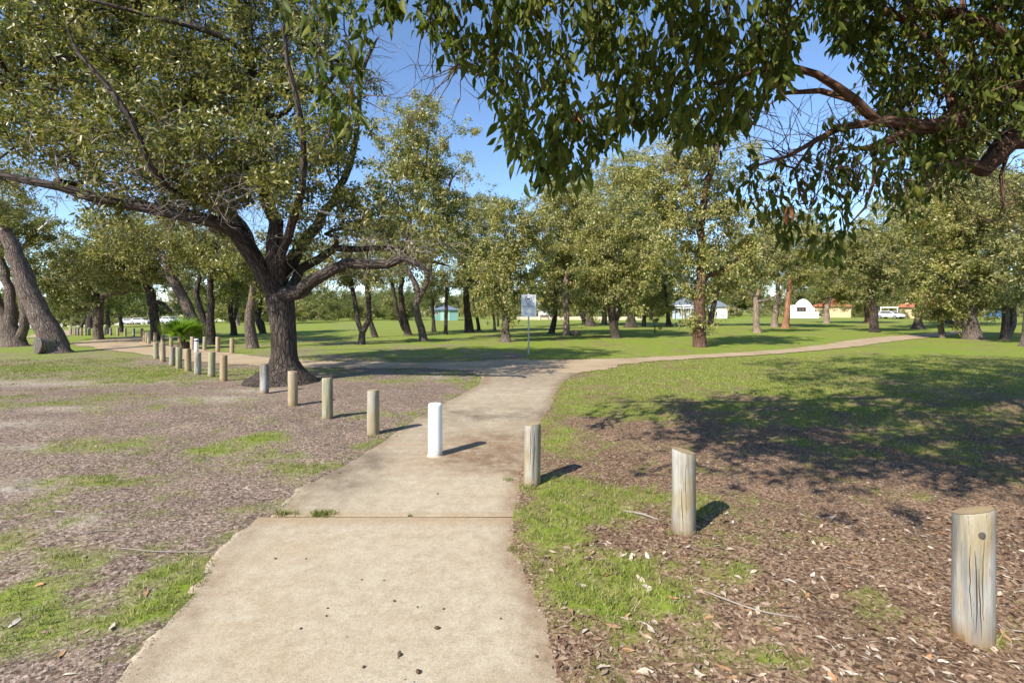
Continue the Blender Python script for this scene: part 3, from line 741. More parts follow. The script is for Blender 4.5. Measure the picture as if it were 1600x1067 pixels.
bt('thin pale gum sapling in front of the teal house', (678, 518),
   [[(678, 518, 3.4), (677, 500, 2.6), (676, 470, 2.2), (674, 455, 1.6)]], [(676, 442, 24, 22)], 'bark_grey', 'leaf_yellow', .17, .065, 420, .6, seed=15, fork=.75)
bt('thin straight gum sapling with a rounded tuft beside the teal house', (696, 522),
   [[(696, 522, 3.4), (697, 500, 3), (697, 470, 2.6), (698, 440, 2)]], [(700, 435, 28, 30)], 'bark', 'leaf_mid', .17, .065, 400, .6, seed=16, fork=.7)
bt('stout dark straight gum tree beside a thin sloping stem', (732, 519),
   [[(733, 519, 8), (732, 500, 6), (729, 475, 5.2), (727, 440, 4.4), (725, 400, 3.4), (730, 350, 2.6)]], [(728, 400, 38, 45), (740, 350, 34, 42), (755, 420, 30, 32)], 'bark', 'leaf_mid', .17, .065, 450, .65, seed=17, fork=.6)
bt('thin sloping dark gum stem among the trees behind the dog sign', (749, 517),
   [[(749, 517, 3), (746, 500, 2.6), (741, 480, 2.2), (737, 455, 1.8)]], [(750, 445, 28, 26)], 'bark', 'leaf_mid', .17, .065, 420, .6, seed=18, fork=.7)
bt('slender pale gum stem standing far back left of the dog sign', (772, 516),
   [[(773, 516, 2.6), (772, 500, 2), (770, 482, 1.8), (773, 462, 1.4)]], [(775, 445, 28, 32), (770, 330, 34, 36, 6), (770, 385, 30, 34, 4)], 'bark_grey', 'leaf_far', .18, .07, 380, .7, seed=19, fork=.7)
bt('dark trunked gum tree with drooping foliage directly left of the dog sign', (790, 534),
   [[(791, 534, 8), (790, 515, 6.6), (791, 490, 6), (793, 460, 5), (797, 420, 4), (790, 370, 3)]], [(790, 420, 52, 50), (800, 360, 48, 45), (825, 400, 36, 50), (770, 455, 28, 24), (812, 472, 20, 22), (775, 478, 16, 16)], 'bark_grey', 'leaf_yellow', .15, .056, 480, .58, seed=20, fork=.55, droop=.9)
bt('short leaning gum tree right of the dog sign, next to a pale trunk', (862, 521),
   [[(861, 521, 5.4), (865, 505, 4.4), (868, 485, 3.6), (866, 455, 3)]], [(866, 440, 36, 40), (850, 400, 40, 40)], 'bark', 'leaf_yellow', .16, .06, 460, .6, seed=21, fork=.6, droop=.9)
bt('tall pale trunked gum tree with a dark boulder at its foot', (885, 524),
   [[(885, 524, 6), (885, 505, 4.8), (885, 480, 4.5), (885, 440, 4.2), (888, 390, 3.6), (893, 330, 2.6)]], [(890, 400, 48, 50), (895, 330, 55, 50), (860, 350, 40, 45), (915, 440, 34, 36), (905, 472, 20, 20), (866, 474, 20, 20)], 'bark_pale', 'leaf_yellow', .16, .06, 450, .62, seed=22, fork=.5, droop=.8)
bt('dark gum tree with a pair of trunks standing mid lawn right of the boulder', (960, 528),
   [[(963, 528, 8), (959, 510, 6.6), (956, 490, 6), (954, 460, 5), (950, 420, 4), (955, 360, 3)], [(963, 515, 4), (967, 490, 3.4), (972, 460, 3)]],
   [(945, 420, 56, 56), (960, 350, 60, 50), (990, 420, 44, 50), (925, 455, 30, 30), (932, 478, 22, 18), (985, 472, 24, 20)], 'bark', 'leaf_yellow', .155, .058, 480, .6, seed=23, fork=.55, droop=.9)
bt('gum tree with a fork near the ground in front of the low cream wall', (912, 507),
   [[(914, 507, 4.2), (912, 495, 3.4), (917, 480, 2.8), (922, 462, 2)], [(912, 500, 3), (906, 485, 2.4), (900, 465, 1.8)]], [(912, 440, 45, 42)], 'bark_grey', 'leaf_mid', .19, .075, 340, .8, seed=24)
bt('straight pale trunked gum tree left of the pale blue house', (989, 508),
   [[(988, 508, 4), (988, 490, 3.2), (989, 470, 2.8), (992, 440, 2.4)]], [(1000, 430, 40, 34), (1010, 370, 40, 44), (985, 290, 30, 26, 8)], 'bark_pale', 'leaf_yellow', .18, .07, 380, .75, seed=25, fork=.7)
bt('small dark trunked gum tree just left of the pale blue house', (1045, 510),
   [[(1045, 510, 4.6), (1044, 495, 3), (1042, 475, 2.5), (1040, 450, 2)]], [(1035, 455, 32, 36), (1030, 400, 44, 40), (1022, 478, 18, 14)], 'bark', 'leaf_yellow', .18, .07, 420, .75, seed=26, fork=.6)
bt('big gum tree with leafy shoots wrapping its trunk above a bare base', (1093, 542),
   [[(1093, 542, 11), (1093, 525, 9.5), (1093, 500, 9), (1094, 460, 8), (1096, 410, 7), (1095, 350, 6), (1104, 295, 5.4), (1118, 245, 4.4), (1130, 180, 3)], [(1095, 350, 5), (1075, 290, 4), (1050, 240, 3)], [(1094, 440, 4), (1120, 425, 3.4), (1145, 415, 2.4)]],
   [(1095, 480, 22, 34), (1075, 430, 50, 38), (1110, 400, 50, 40), (1060, 340, 66, 52), (1130, 320, 66, 60), (1090, 250, 90, 50), (1020, 290, 55, 36), (1150, 400, 45, 45)], 'bark_red', 'leaf_yellow', .145, .054, 440, .55, seed=27, fork=.3, droop=.8)
bt('dark gum tree in shade just right of the leafy trunk', (1110, 509),
   [[(1110, 509, 5.4), (1112, 490, 4.2), (1117, 470, 3.6), (1122, 450, 2.6)]], [(1130, 440, 40, 26), (1150, 410, 50, 40)], 'bark', 'leaf_mid', .19, .072, 400, .8, seed=28, fork=.7)
bt('pale grey gum tree with a thin branch angling out to the right', (1182, 520),
   [[(1183, 520, 6), (1182, 503, 4.6), (1181, 488, 4.2), (1180, 470, 3.8), (1172, 455, 2.4), (1168, 440, 2)], [(1182, 474, 2.4), (1195, 470, 1.8), (1210, 463, 1.6), (1220, 452, 1.2)], [(1181, 468, 2.6), (1186, 450, 2)]],
   [(1180, 420, 45, 26), (1200, 390, 50, 36)], 'bark_pale', 'leaf_mid', .17, .065, 400, .6, seed=29, fork=.75)
bt('pale pinkish gum tree with a slightly bent trunk beside the orange trunk', (1211, 511),
   [[(1210, 511, 5.4), (1211, 495, 4.2), (1215, 475, 3.8), (1216, 455, 3.2), (1213, 425, 2.6)]], [(1205, 415, 46, 32), (1220, 370, 55, 40)], 'bark_pale', 'leaf_mid', .18, .07, 420, .7, seed=30, fork=.75)
bt('gum tree with peeling orange bark left of the white gabled house', (1228, 513),
   [[(1226, 513, 6), (1229, 495, 4.4), (1231, 475, 3.8), (1233, 455, 3.4), (1236, 425, 2.6)]], [(1245, 420, 42, 26), (1250, 375, 60, 40)], 'bark_orange', 'leaf_yellow', .18, .07, 420, .7, seed=31, fork=.75)
bt('low spreading gum tree right of the white gabled house', (1292, 505),
   [[(1291, 505, 5), (1292, 492, 4), (1292, 478, 3.4), (1300, 460, 2.6)]], [(1318, 462, 38, 24), (1310, 420, 55, 36)], 'bark_pale', 'leaf_yellow', .19, .072, 460, .8, seed=32, fork=.6)
bt('dark trunked gum tree with a pale broken patch beside the carport', (1366, 519),
   [[(1366, 519, 7), (1365, 500, 5.6), (1365, 482, 5), (1360, 465, 4.4), (1362, 430, 3.4)]], [(1372, 425, 50, 42), (1345, 390, 50, 45), (1385, 370, 45, 40)], 'bark', 'leaf_mid', .165, .062, 460, .62, seed=33, fork=.6)
bt('reddish gum tree farther back left of the carport', (1354, 505),
   [[(1355, 505, 4.4), (1355, 490, 3.4), (1353, 470, 3)]], [(1345, 440, 40, 36), (1330, 400, 45, 40)], 'bark_red', 'leaf_mid', .19, .072, 420, .8, seed=34, fork=.7)
bt('gum tree with a broad buttressed foot beside the terracotta roofed house', (1435, 514),
   [[(1434, 514, 9), (1435, 502, 5.4), (1436, 485, 4.6), (1434, 460, 4), (1430, 420, 3)]], [(1445, 430, 44, 42), (1430, 380, 58, 45), (1450, 320, 50, 40)], 'bark', 'leaf_yellow', .17, .065, 480, .65, seed=35, fork=.6)
bt('small dark stemmed gum tree with foliage hanging almost to the grass', (1472, 528),
   [[(1473, 528, 4.6), (1470, 512, 3.8), (1468, 490, 3.2), (1465, 460, 2.6)]], [(1475, 455, 50, 38), (1460, 485, 26, 22), (1505, 450, 36, 40)], 'bark_grey', 'leaf_yellow', .15, .056, 560, .55, seed=36, fork=.5, droop=.8)
bt('massive short rough barked gum trunk under dense low foliage', (1518, 530),
   [[(1521, 530, 14), (1518, 515, 11), (1514, 498, 10), (1511, 470, 8), (1508, 430, 6), (1500, 370, 4)]], [(1500, 400, 80, 70), (1450, 340, 75, 55), (1530, 330, 80, 60), (1510, 465, 45, 28)], 'bark_grey', 'leaf_yellow', .15, .056, 520, .58, seed=37, fork=.5)
bt('pair of dark and pale gum trunks near the blue car', (1574, 530),
   [[(1569, 530, 6), (1571, 510, 5), (1572, 480, 4.6), (1570, 440, 4)], [(1580, 531, 5.6), (1582, 510, 4.4), (1584, 480, 4), (1590, 440, 3.4)]], [(1575, 410, 55, 62), (1585, 330, 60, 55), (1545, 440, 34, 36)], 'bark_grey', 'leaf_mid', .155, .058, 500, .6, seed=38, fork=.6)
bt('gum tree with a pale flared foot right of the paired trunks', (1604, 541),
   [[(1606, 541, 11), (1608, 520, 8), (1610, 490, 7.5), (1612, 440, 6.5), (1610, 370, 5)]], [(1640, 380, 70, 80), (1600, 300, 60, 55)], 'bark_grey', 'leaf_mid', .15, .056, 420, .6, seed=39, fork=.6)
bt('gum tree with thin stems standing behind the far bollards', (190, 519), [[(190, 519, 3.2), (189, 505, 2.6), (187, 485, 2.2), (190, 465, 2)]], [(190, 455, 45, 26), (160, 440, 40, 30)], 'bark', 'leaf_far', .19, .075, 380, .8, seed=40, fork=.7)
bt('gum tree with a short black stem beside the distant white cars', (170, 522), [[(170, 522, 3.6), (169, 505, 2.8), (168, 485, 2.4)]], [(165, 475, 30, 22)], 'bark', 'leaf_far', .19, .075, 380, .8, seed=41, fork=.7)

# ------------------------------------------------------------------ rows of far trees and shrubs: copies of a few, each its own object
def copy_tree(src, loc, rz, sc, label, group):
    c = src.copy(); COL.objects.link(c); c.location = loc; c.rotation_euler = (0, 0, rz); c.scale = (sc, sc, sc * random.uniform(.92, 1.1))
    c['label'] = label; c['group'] = group
    for ch in src.children:
        d = ch.copy(); COL.objects.link(d); d.parent = c
    return c
bykey = {t['label'].split()[0] + ' ' + str(i): t for i, t in enumerate(TREES)}
protos = [t for t in TREES if any(k in t['label'] for k in ('directly left of the dog sign', 'boulder at its foot', 'broken patch', 'broad buttressed', 'peeling orange', 'just right of the leafy', 'leaning beside the crossing', 'stout dark straight'))]
WINDOWS = [(660, 722), (1048, 1088), (1104, 1126), (1228, 1276), (1374, 1436), (1548, 1572), (196, 282), (24, 60), (820, 880)]
rr = random.Random(12)
n_far = 0
for row, (Ya, Yb, cnt, lab, grp) in enumerate([(46, 62, 64, 'distant gum tree in the woodland edge behind the park lawn', 'far gum trees in front of the houses'),
                                               (128, 165, 46, 'tall distant gum tree rising behind the row of houses', 'gum trees behind the houses')]):
    for i in range(cnt):
        px = -260 + (2120) * (i + rr.random()) / cnt; Y = rr.uniform(Ya, Yb)
        if row == 0:
            Y = Y + (14 if px < 520 else 0)
            if any(a - 40 < px < b + 40 for a, b in WINDOWS) or (425 < px < 620): continue
        x = (px - CX) / F * Y
        sc = (rr.uniform(.85, 1.2) * (1.35 if px > 880 else 1.1)) if row == 0 else rr.uniform(1.25, 1.75)
        if row == 0 and 600 < px < 860: sc *= .8
        if row == 1 and 480 < px < 860: sc *= .62
        copy_tree(rr.choice(protos), Vector((x, Y, float(terrain(x, Y)))), rr.uniform(0, 6.28), sc, lab, grp); n_far += 1

# a bushy shrub, leafy to the ground
def shrub(label, p, w, h, leaf, seed, L=.16, W=.06, dens=520, group=None):
    rg = np.random.default_rng(3000 + seed); root = link('shrub', None, loc=p); tag(root, label, 'shrub', group)
    sk = Skeleton(); sk.line([(0, 0, -.05), (.02, 0, h * .25)], [.05, .04], -1, .2)
    n = max(5, int(math.pi * w * h * .25 * dens / 110))
    C = ellipsoid_points([(np.array([0, 0, h * .5]), np.array([w * .5, w * .45, h * .5]))], n, rg); C[:, 2] = np.maximum(C[:, 2], .12)
    for t in C[np.argsort(np.linalg.norm(C, axis=1))]: sk.attach(t, rg, .3)
    rad, kids = sk.radii(.007); V, Fc = tubes(sk, rad, kids, 6, .05, rg); link('stem', bark_mesh('stem', V, Fc), M['bark'], root)
    (V, Fc), _ = crown_leaves(C, rg.uniform(.7, 1.2, n) * min(w, h) * .16, 110, L, W, rg, 8, .4); V[:, 2] = np.maximum(V[:, 2], .02)
    link('foliage', mesh_np('foliage', V, Fc), M[leaf], root); return root
sh = [shrub('', Vector((0, 0, 0)), 6.5, 5.2, 'leaf_far', 1, .26, .1, 260), shrub('', Vector((0, 0, 0)), 5.0, 3.4, 'leaf_yellow', 2, .24, .1, 300), shrub('', Vector((0, 0, 0)), 4.2, 2.6, 'leaf_mid', 3, .22, .09, 320), shrub('', Vector((0, 0, 0)), 9.5, 8.5, 'leaf_far', 4, .42, .17, 110), shrub('', Vector((0, 0, 0)), 7.0, 2.4, 'leaf_mid', 5, .30, .13, 190)]
spots = []
for i in range(26): spots.append((330 + i * 12.5 + rr.uniform(-7, 7), rr.uniform(80, 105), rr.choice((0, 0, 0, 1))))
for i in range(14): spots.append((880 + i * 52 + rr.uniform(-14, 14), rr.uniform(104, 122), rr.choice((0, 1, 2))))
for i in range(90): spots.append((-150 + i * 21.5 + rr.uniform(-12, 12), rr.uniform(128, 160), 3))
for i in range(5): spots.append((735 + i * 24, rr.uniform(88, 100), rr.choice((1, 2))))
for i in range(64): spots.append((-120 + i * 29 + rr.uniform(-9, 9), rr.uniform(119, 126), 4))
used = set()
for px, Y, k in spots:
    x = (px - CX) / F * Y; p = Vector((x, Y, float(terrain(x, Y))))
    if Y < 115 and any(a - 6 < px < b + 6 for a, b in WINDOWS[:6]): continue
    lab = 'pale rounded shrub in the hedge line at the far edge of the lawn'; grp = 'shrubs along the far edge of the lawn'
    if k == 3: lab = 'tall bushy shrub in the dense thicket behind the houses'; grp = 'thicket behind the houses'
    if k == 4: lab = 'low dark hedge shrub closing the gap under the far trees'; grp = 'low hedge under the far trees'
    if k not in used:
        used.add(k); sh[k].location = p; sh[k]['label'] = lab; sh[k]['group'] = grp
    else: copy_tree(sh[k], p, rr.uniform(0, 6.28), rr.uniform(.75, 1.2), lab, grp)
g0 = gp(1023, 520)
sap = shrub('tiny leafy sapling with a straw mound on the open lawn', g0, .95, 1.5, 'leaf_hero', 9, .12, .05, 260)
shrub('low straw coloured grass clump in front of the pale blue house', gp(1066, 506), 1.6, .7, 'leaf_yellow', 11, .14, .03, 500)
shrub('dark rounded garden bush beside the carport', at(1412, 490, 96) * 1.0 - Vector((0, 0, at(1412, 490, 96).z)), 4.4, 2.2, 'leaf_mid', 12, .2, .08, 380)

# ------------------------------------------------------------------ the near tree whose boughs hang over the view (its trunk stands right of the frame)
rg = np.random.default_rng(77)
NB = Vector((8.4, 6.3, 0))
near = link('gum_tree', None, loc=NB); tag(near, 'overhanging gum tree with long drooping leaves and brown boughs', 'tree')
ns = Skeleton()
def W3(*p): return np.array(p, float) - np.array(NB)
def PX(px, py, Y): return np.array(at(px, py, Y)) - np.array(NB)
ns.line([W3(8.4, 6.3, -.1), W3(8.45, 6.3, .4), W3(8.35, 6.25, 1.6), W3(8.2, 6.2, 2.8), W3(8.4, 6.3, 4.2), W3(8.8, 6.6, 6.0), W3(9.1, 6.9, 8.2)], [.62, .45, .38, .34, .24, .17, .08], -1, .35, .5, .03, rg)
def limb(pts, r0, r1, start=None):
    j = ns.near(pts[0]); pts = [ns.p[j]] + list(pts[1:]); n = len(pts)
    ns.line(pts, [r0 + (r1 - r0) * k / (n - 1) for k in range(n)], j, .25, .15, .03, rg)
limb([W3(8.3, 6.2, 2.6), PX(1690, 230, 6.0), PX(1630, 210, 5.8), PX(1585, 208, 5.7), PX(1560, 234, 5.6), PX(1538, 268, 5.5), PX(1505, 258, 5.4), PX(1470, 262, 5.3)], .20, .04)
limb([W3(8.3, 6.2, 3.0), PX(1680, 110, 5.8), PX(1600, 130, 5.6), PX(1539, 162, 5.4), PX(1492, 189, 5.3), PX(1431, 199, 5.1), PX(1400, 216, 5.0), PX(1350, 232, 4.9)], .17, .03)
limb([PX(1431, 199, 5.1), PX(1390, 192, 5.0), PX(1374, 190, 4.95), PX(1337, 159, 4.9), PX(1310, 135, 4.8), PX(1276, 118, 4.75), PX(1235, 106, 4.7), PX(1181, 111, 4.6), PX(1120, 130, 4.5)], .06, .018)
limb([PX(1380, 192, 5.0), PX(1316, 199, 4.9), PX(1276, 219, 4.8), PX(1235, 243, 4.7), PX(1171, 262, 4.6)], .045, .010)
limb([PX(1337, 159, 4.9), PX(1280, 142, 5.1), PX(1230, 146, 5.2), PX(1200, 165, 5.2)], .04, .012)
limb([PX(1276, 219, 4.8), PX(1244, 262, 4.8), PX(1248, 296, 4.8), PX(1262, 328, 4.8)], .02, .008)
limb([PX(1431, 199, 5.1), PX(1368, 235, 5.0), PX(1365, 285, 5.0), PX(1352, 325, 5.0), PX(1330, 348, 5.0)], .028, .008)
limb([PX(1585, 208, 5.7), PX(1575, 240, 5.5), PX(1563, 275, 5.5), PX(1568, 318, 5.4), PX(1560, 345, 5.4)], .025, .008)
limb([W3(8.35, 6.2, 3.6), PX(1640, 60, 5.9), PX(1600, 84, 5.9), PX(1549, 50, 5.8), PX(1480, 20, 5.6), PX(1420, 30, 5.5), PX(1360, 10, 5.4)], .14, .03)
limb([PX(1549, 50, 5.8), PX(1575, -20, 5.9), PX(1590, -90, 6.0)], .08, .04)
limb([PX(1539, 162, 5.4), PX(1524, 110, 5.5), PX(1514, 60, 5.6), PX(1500, -20, 5.8)], .06, .03)
limb([PX(1492, 189, 5.3), PX(1470, 90, 5.3), PX(1440, 50, 5.2), PX(1400, 20, 5.1)], .05, .015)
limb([W3(8.3, 6.2, 3.4), W3(6.6, 5.6, 4.9), W3(5.0, 5.0, 5.3), W3(3.2, 4.6, 5.1), W3(1.6, 4.4, 4.9), W3(.4, 4.3, 4.75), W3(-.9, 4.35, 4.7), W3(-2.0, 4.4, 4.6)], .16, .022)
limb([W3(3.2, 4.6, 5.1), W3(2.2, 3.6, 5.0), W3(1.0, 2.8, 4.8), W3(-.2, 2.2, 4.5)], .06, .015)
limb([W3(5.0, 5.0, 5.3), W3(4.2, 3.6, 5.2), W3(3.2, 2.2, 5.0), W3(2.2, 1.4, 4.7)], .07, .015)
limb([W3(8.4, 6.3, 4.2), W3(9.6, 7.6, 6.2), W3(10.8, 9.0, 7.4)], .15, .05)
limb([W3(8.4, 6.3, 4.0), W3(8.0, 4.4, 5.4), W3(7.4, 2.6, 6.0)], .13, .04)
limb([W3(8.6, 6.5, 5.0), W3(6.8, 7.4, 7.2), W3(5.4, 8.0, 8.2)], .12, .04)

# hanging sprays seen in the picture: a thin twig with long leaves on it
LOW1 = [(430, 30), (470, 70), (480, 175), (520, 205), (548, 225), (566, 120), (590, 50), (640, 75), (690, 85), (712, 125), (760, 140), (778, 205), (800, 250), (835, 300), (880, 320), (905, 290), (935, 250), (960, 235), (1000, 215), (1040, 225), (1090, 250), (1130, 240), (1160, 215), (1200, 180), (1235, 120), (1250, 40)]
LOW2 = [(1240, 20), (1262, 60), (1290, 20), (1310, 70), (1345, 60), (1362, 110), (1400, 235), (1450, 300), (1480, 270), (1530, 215), (1560, 180), (1600, 190), (1650, 260), (1720, 300)]
low1 = lambda x: np.interp(x, [p[0] for p in LOW1], [p[1] for p in LOW1])
low2 = lambda x: np.interp(x, [p[0] for p in LOW2], [p[1] for p in LOW2])
SP = []          # (tip of the spray, length, leaf length, leaves)
def spray(px, py, Y, ln, L, n): SP.append((PX(px, py, Y), ln, L, n))
for i in range(50):                                       # the fringe that draws the lower outline
    px = 690 + 560 * i / 49 + rg.normal(0, 7); spray(px, low1(px) - rg.uniform(0, 14), rg.uniform(3.9, 4.7), rg.uniform(.30, .5), .145, 15)
for _ in range(215):
    px = rg.uniform(770, 1235); top = -70; py = top + (low1(px) - top) * rg.uniform(0, 1) ** .8; spray(px, py, rg.uniform(3.8, 5.2), rg.uniform(.35, .6), .148, 16)
for _ in range(46):
    px = rg.uniform(590, 790); py = -60 + (low1(px) + 60) * rg.uniform(0.1, 1); spray(px, py, rg.uniform(3.9, 4.8), rg.uniform(.3, .5), .14, 14)
for px, py in ((490, 178), (505, 190), (522, 205), (540, 222), (552, 190), (500, 130), (530, 140), (556, 130), (478, 60), (445, 40), (560, 70), (600, 40), (540, 60), (515, 30)):
    spray(px + rg.normal(0, 5), py, rg.uniform(3.9, 4.5), rg.uniform(.3, .5), .145, 17)
for _ in range(430):
    px = rg.uniform(1255, 1700); py = -80 + (low2(px) + 80) * rg.uniform(0.0, 1) ** .85; spray(px, py, rg.uniform(4.9, 6.6), rg.uniform(.3, .55), .125, 16)
for px, py in [(1195, 300), (1215, 345), (1190, 365), (1235, 385), (1262, 350), (1290, 360), (1308, 395), (1330, 370), (1322, 430), (1345, 345), (1212, 400), (1280, 415), (1385, 300), (1410, 320), (1440, 335), (1365, 330), (1400, 350), (1425, 300), (1468, 310), (1490, 300), (1180, 330), (1250, 310), (1300, 310), (1320, 290), (1340, 300), (1375, 270), (1420, 280), (1455, 285), (1270, 290), (1300, 250), (1330, 240)]:
    for _ in range(2): spray(px + rg.normal(0, 10), py + rg.normal(0, 8), rg.uniform(4.7, 5.3), rg.uniform(.3, .5), .13, 14)
for _ in range(130):
    px = rg.uniform(1290, 1600); py = rg.uniform(150, 290); spray(px, min(py, low2(px) + 20), rg.uniform(5, 6), rg.uniform(.25, .45), .12, 12)
LP, LD, LL = [], [], []
for tip, ln, L, n in SP:
    topp = tip + np.array([rg.normal(0, .06), rg.normal(0, .06), ln])
    j = ns.attach(topp, rg, .3, .22)
    a = ns.p[j]; last = j; mid = (topp + tip) / 2 + rg.normal(0, .03, 3); endp = tip + np.array([0, 0, .08])
    for q in (mid, endp): last = ns.add(q, last, .0032)
    for k in range(n):
        u = (k + rg.random()) / n; b = (topp * (1 - u) + endp * u) + rg.normal(0, .052, 3) * np.array([1, 1, .6])
        LP.append(b); LD.append(np.array([rg.normal(0, .5), rg.normal(0, .5), -1.0 + .5 * (rg.random() < .12)])); LL.append(L * rg.uniform(.62, 1.2))
# leafy clumps of the upper crown, above and beside the frame: they shade the ground on the right
UC = []
while len(UC) < 400:
    d = rg.normal(0, 1, 3); d /= np.linalg.norm(d); d *= rg.random() ** .4
    p = np.array([6.6, 5.9, 6.9]) + d * np.array([6.6, 5.2, 2.9])
    px = CX + p[0] / p[1] * F if p[1] > .3 else -9999; py = HZ - (p[2] - H) / max(p[1], .3) * F
    if p[1] < 1.0 or (py > -45 and px < 1660) or p[2] < 3.6: continue
    UC.append(p - np.array(NB))
for p in [(-.6, 3.3, 4.6), (.2, 2.6, 4.5), (1.0, 2.0, 4.6), (.6, 3.2, 4.8), (1.8, 1.7, 4.7), (2.4, 2.4, 5.0), (-1.6, 4.2, 4.9), (1.6, 3.0, 5.0), (3.0, 2.4, 5.2), (3.6, 3.0, 5.2), (-.2, 2.9, 4.3), (2.6, 1.6, 4.6), (3.4, 1.8, 5.0), (4.2, 2.8, 5.4), (1.2, 1.3, 4.3), (.2, 1.9, 4.2), (-.6, 2.6, 4.2), (2.0, 1.1, 4.4), (3.0, 1.2, 4.7), (4.0, 1.6, 5.2), (-1.0, 3.2, 4.5), (4.8, 2.2, 5.4), (5.2, 3.4, 5.6), (2.0, 2.2, 4.8), (2.8, 3.2, 5.2), (1.2, 2.8, 4.9)]:
    UC.append(W3(*p))
for _ in range(120):
    p = np.array([rg.uniform(-1.6, 5.0), rg.uniform(.3, 2.9), rg.uniform(4.0, 5.8)])
    if p[2] > 1.75 + .70 * p[1]: UC.append(p - np.array(NB))
UC = np.array(UC)
for t in UC[np.argsort(np.linalg.norm(UC, axis=1))]: ns.attach(t, rg, .45)
rad, kids = ns.radii(.004, 2.5)
V, Fc = tubes(ns, rad, kids, 12, .08, rg)
link('trunk', bark_mesh('trunk', V, Fc), M['bark_red'], near)
(V, Fc), _ = crown_leaves(UC, rg.uniform(.5, .95, len(UC)), 120, .135, .056, rg, 9, .9, .8)
dead_twigs(near, ns, [(1230, 230, 4.7, 40), (1300, 260, 4.8, 45), (1370, 280, 5.0, 45), (1440, 260, 5.2, 50), (1520, 260, 5.4, 45), (1480, 190, 5.3, 60), (1560, 320, 5.4, 30), (660, 130, 4.3, 50), (1300, 190, 4.9, 40)], 26, 'bare_twigs', M['twig_brown'], (.3, .8), .006)['kind'] = 'stuff'
tag(link('upper_foliage', mesh_np('upper_foliage', V, Fc), M['leaf_near'], near), kind='stuff')

def long_leaf(curve, fold, width, side):
    """one lance-shaped leaf along -Z, 1 unit long, midrib folded"""
    prof = [(0, .03), (.14, .55), (.32, 1.0), (.55, .86), (.78, .45), (1, 0)]; V = []; Fc = []
    for u, w in prof:
        off = curve * u * u; sd = side * math.sin(u * math.pi) * .5
        if w <= 0: V.append((sd, off, -u))
        else: V += [(sd - w * width / 2, off + fold * w * width, -u), (sd, off, -u), (sd + w * width / 2, off + fold * w * width, -u)]
    for k in range(4):
        a = 3 * k; Fc += [(a, a + 1, a + 4), (a, a + 4, a + 3), (a + 1, a + 2, a + 5), (a + 1, a + 5, a + 4)]
    a = 12; Fc += [(a, a + 1, 15), (a + 1, a + 2, 15)]
    return np.array(V, float), np.array(Fc)
VAR = [long_leaf(.14, .28, .36, .10), long_leaf(-.10, .2, .30, -.16), long_leaf(.25, .33, .40, .05), long_leaf(.05, .25, .33, .20)]
LP = np.array(LP); LD = np.array(LD); LL = np.array(LL)
pxs = CX + (LP[:, 0] + NB.x) / (LP[:, 1] + NB.y) * F; pys = HZ - (LP[:, 2] - H) / (LP[:, 1] + NB.y) * F
inf = (pxs > 440) & (pxs < 1580) & (pys > 0) & (pys < 420)
size = np.where(inf, LL / (LP[:, 1] + NB.y), 0); order = np.argsort(-size); solo = set(order[:300].tolist())
vm = []
for k, (v_, f_) in enumerate(VAR):
    m_ = mesh_np('leaf', v_, f_, True); m_.materials.append(M['leaf_near']); vm.append(m_)
AV, AF, nb = [], [], 0
for i in range(len(LP)):
    z = -Vector(LD[i]).normalized(); y = z.cross(Vector(rg.normal(0, 1, 3))).normalized(); x = y.cross(z)
    rot = Matrix((x, y, z)).transposed(); k = int(rg.integers(0, 4))
    if i in solo:
        o = link('leaf', vm[k], None, near); o.matrix_local = Matrix.Translation(Vector(LP[i])) @ rot.to_4x4() @ Matrix.Scale(LL[i], 4)
    else:
        v_, f_ = VAR[k]; AV.append((v_ * LL[i]) @ np.array(rot).T + LP[i]); AF.append(f_ + nb); nb += len(v_)
tag(link('foliage', mesh_np('foliage', np.vstack(AV), np.vstack(AF), True), M['leaf_near'], near), kind='stuff')
for px, py in ((903, 192), (1170, 178), (1232, 345)):      # a few dead brown leaves caught in the sprays
    c = PX(px, py, 4.5); A_, B_, nb2 = [], [], 0
    for _ in range(6):
        z = -Vector((rg.normal(0, .3), rg.normal(0, .3), -1)).normalized(); y = z.cross(Vector(rg.normal(0, 1, 3))).normalized(); x = y.cross(z)
        v_, f_ = VAR[1]; A_.append((v_ * .13) @ np.array(Matrix((x, y, z)).transposed()).T + c + rg.normal(0, .02, 3) + np.array([0, 0, .12])); B_.append(f_ + nb2); nb2 += len(v_)
    link('dead_leaf_cluster', mesh_np('dead_leaf_cluster', np.vstack(A_), np.vstack(B_), True), M['leaf_brown'], near)

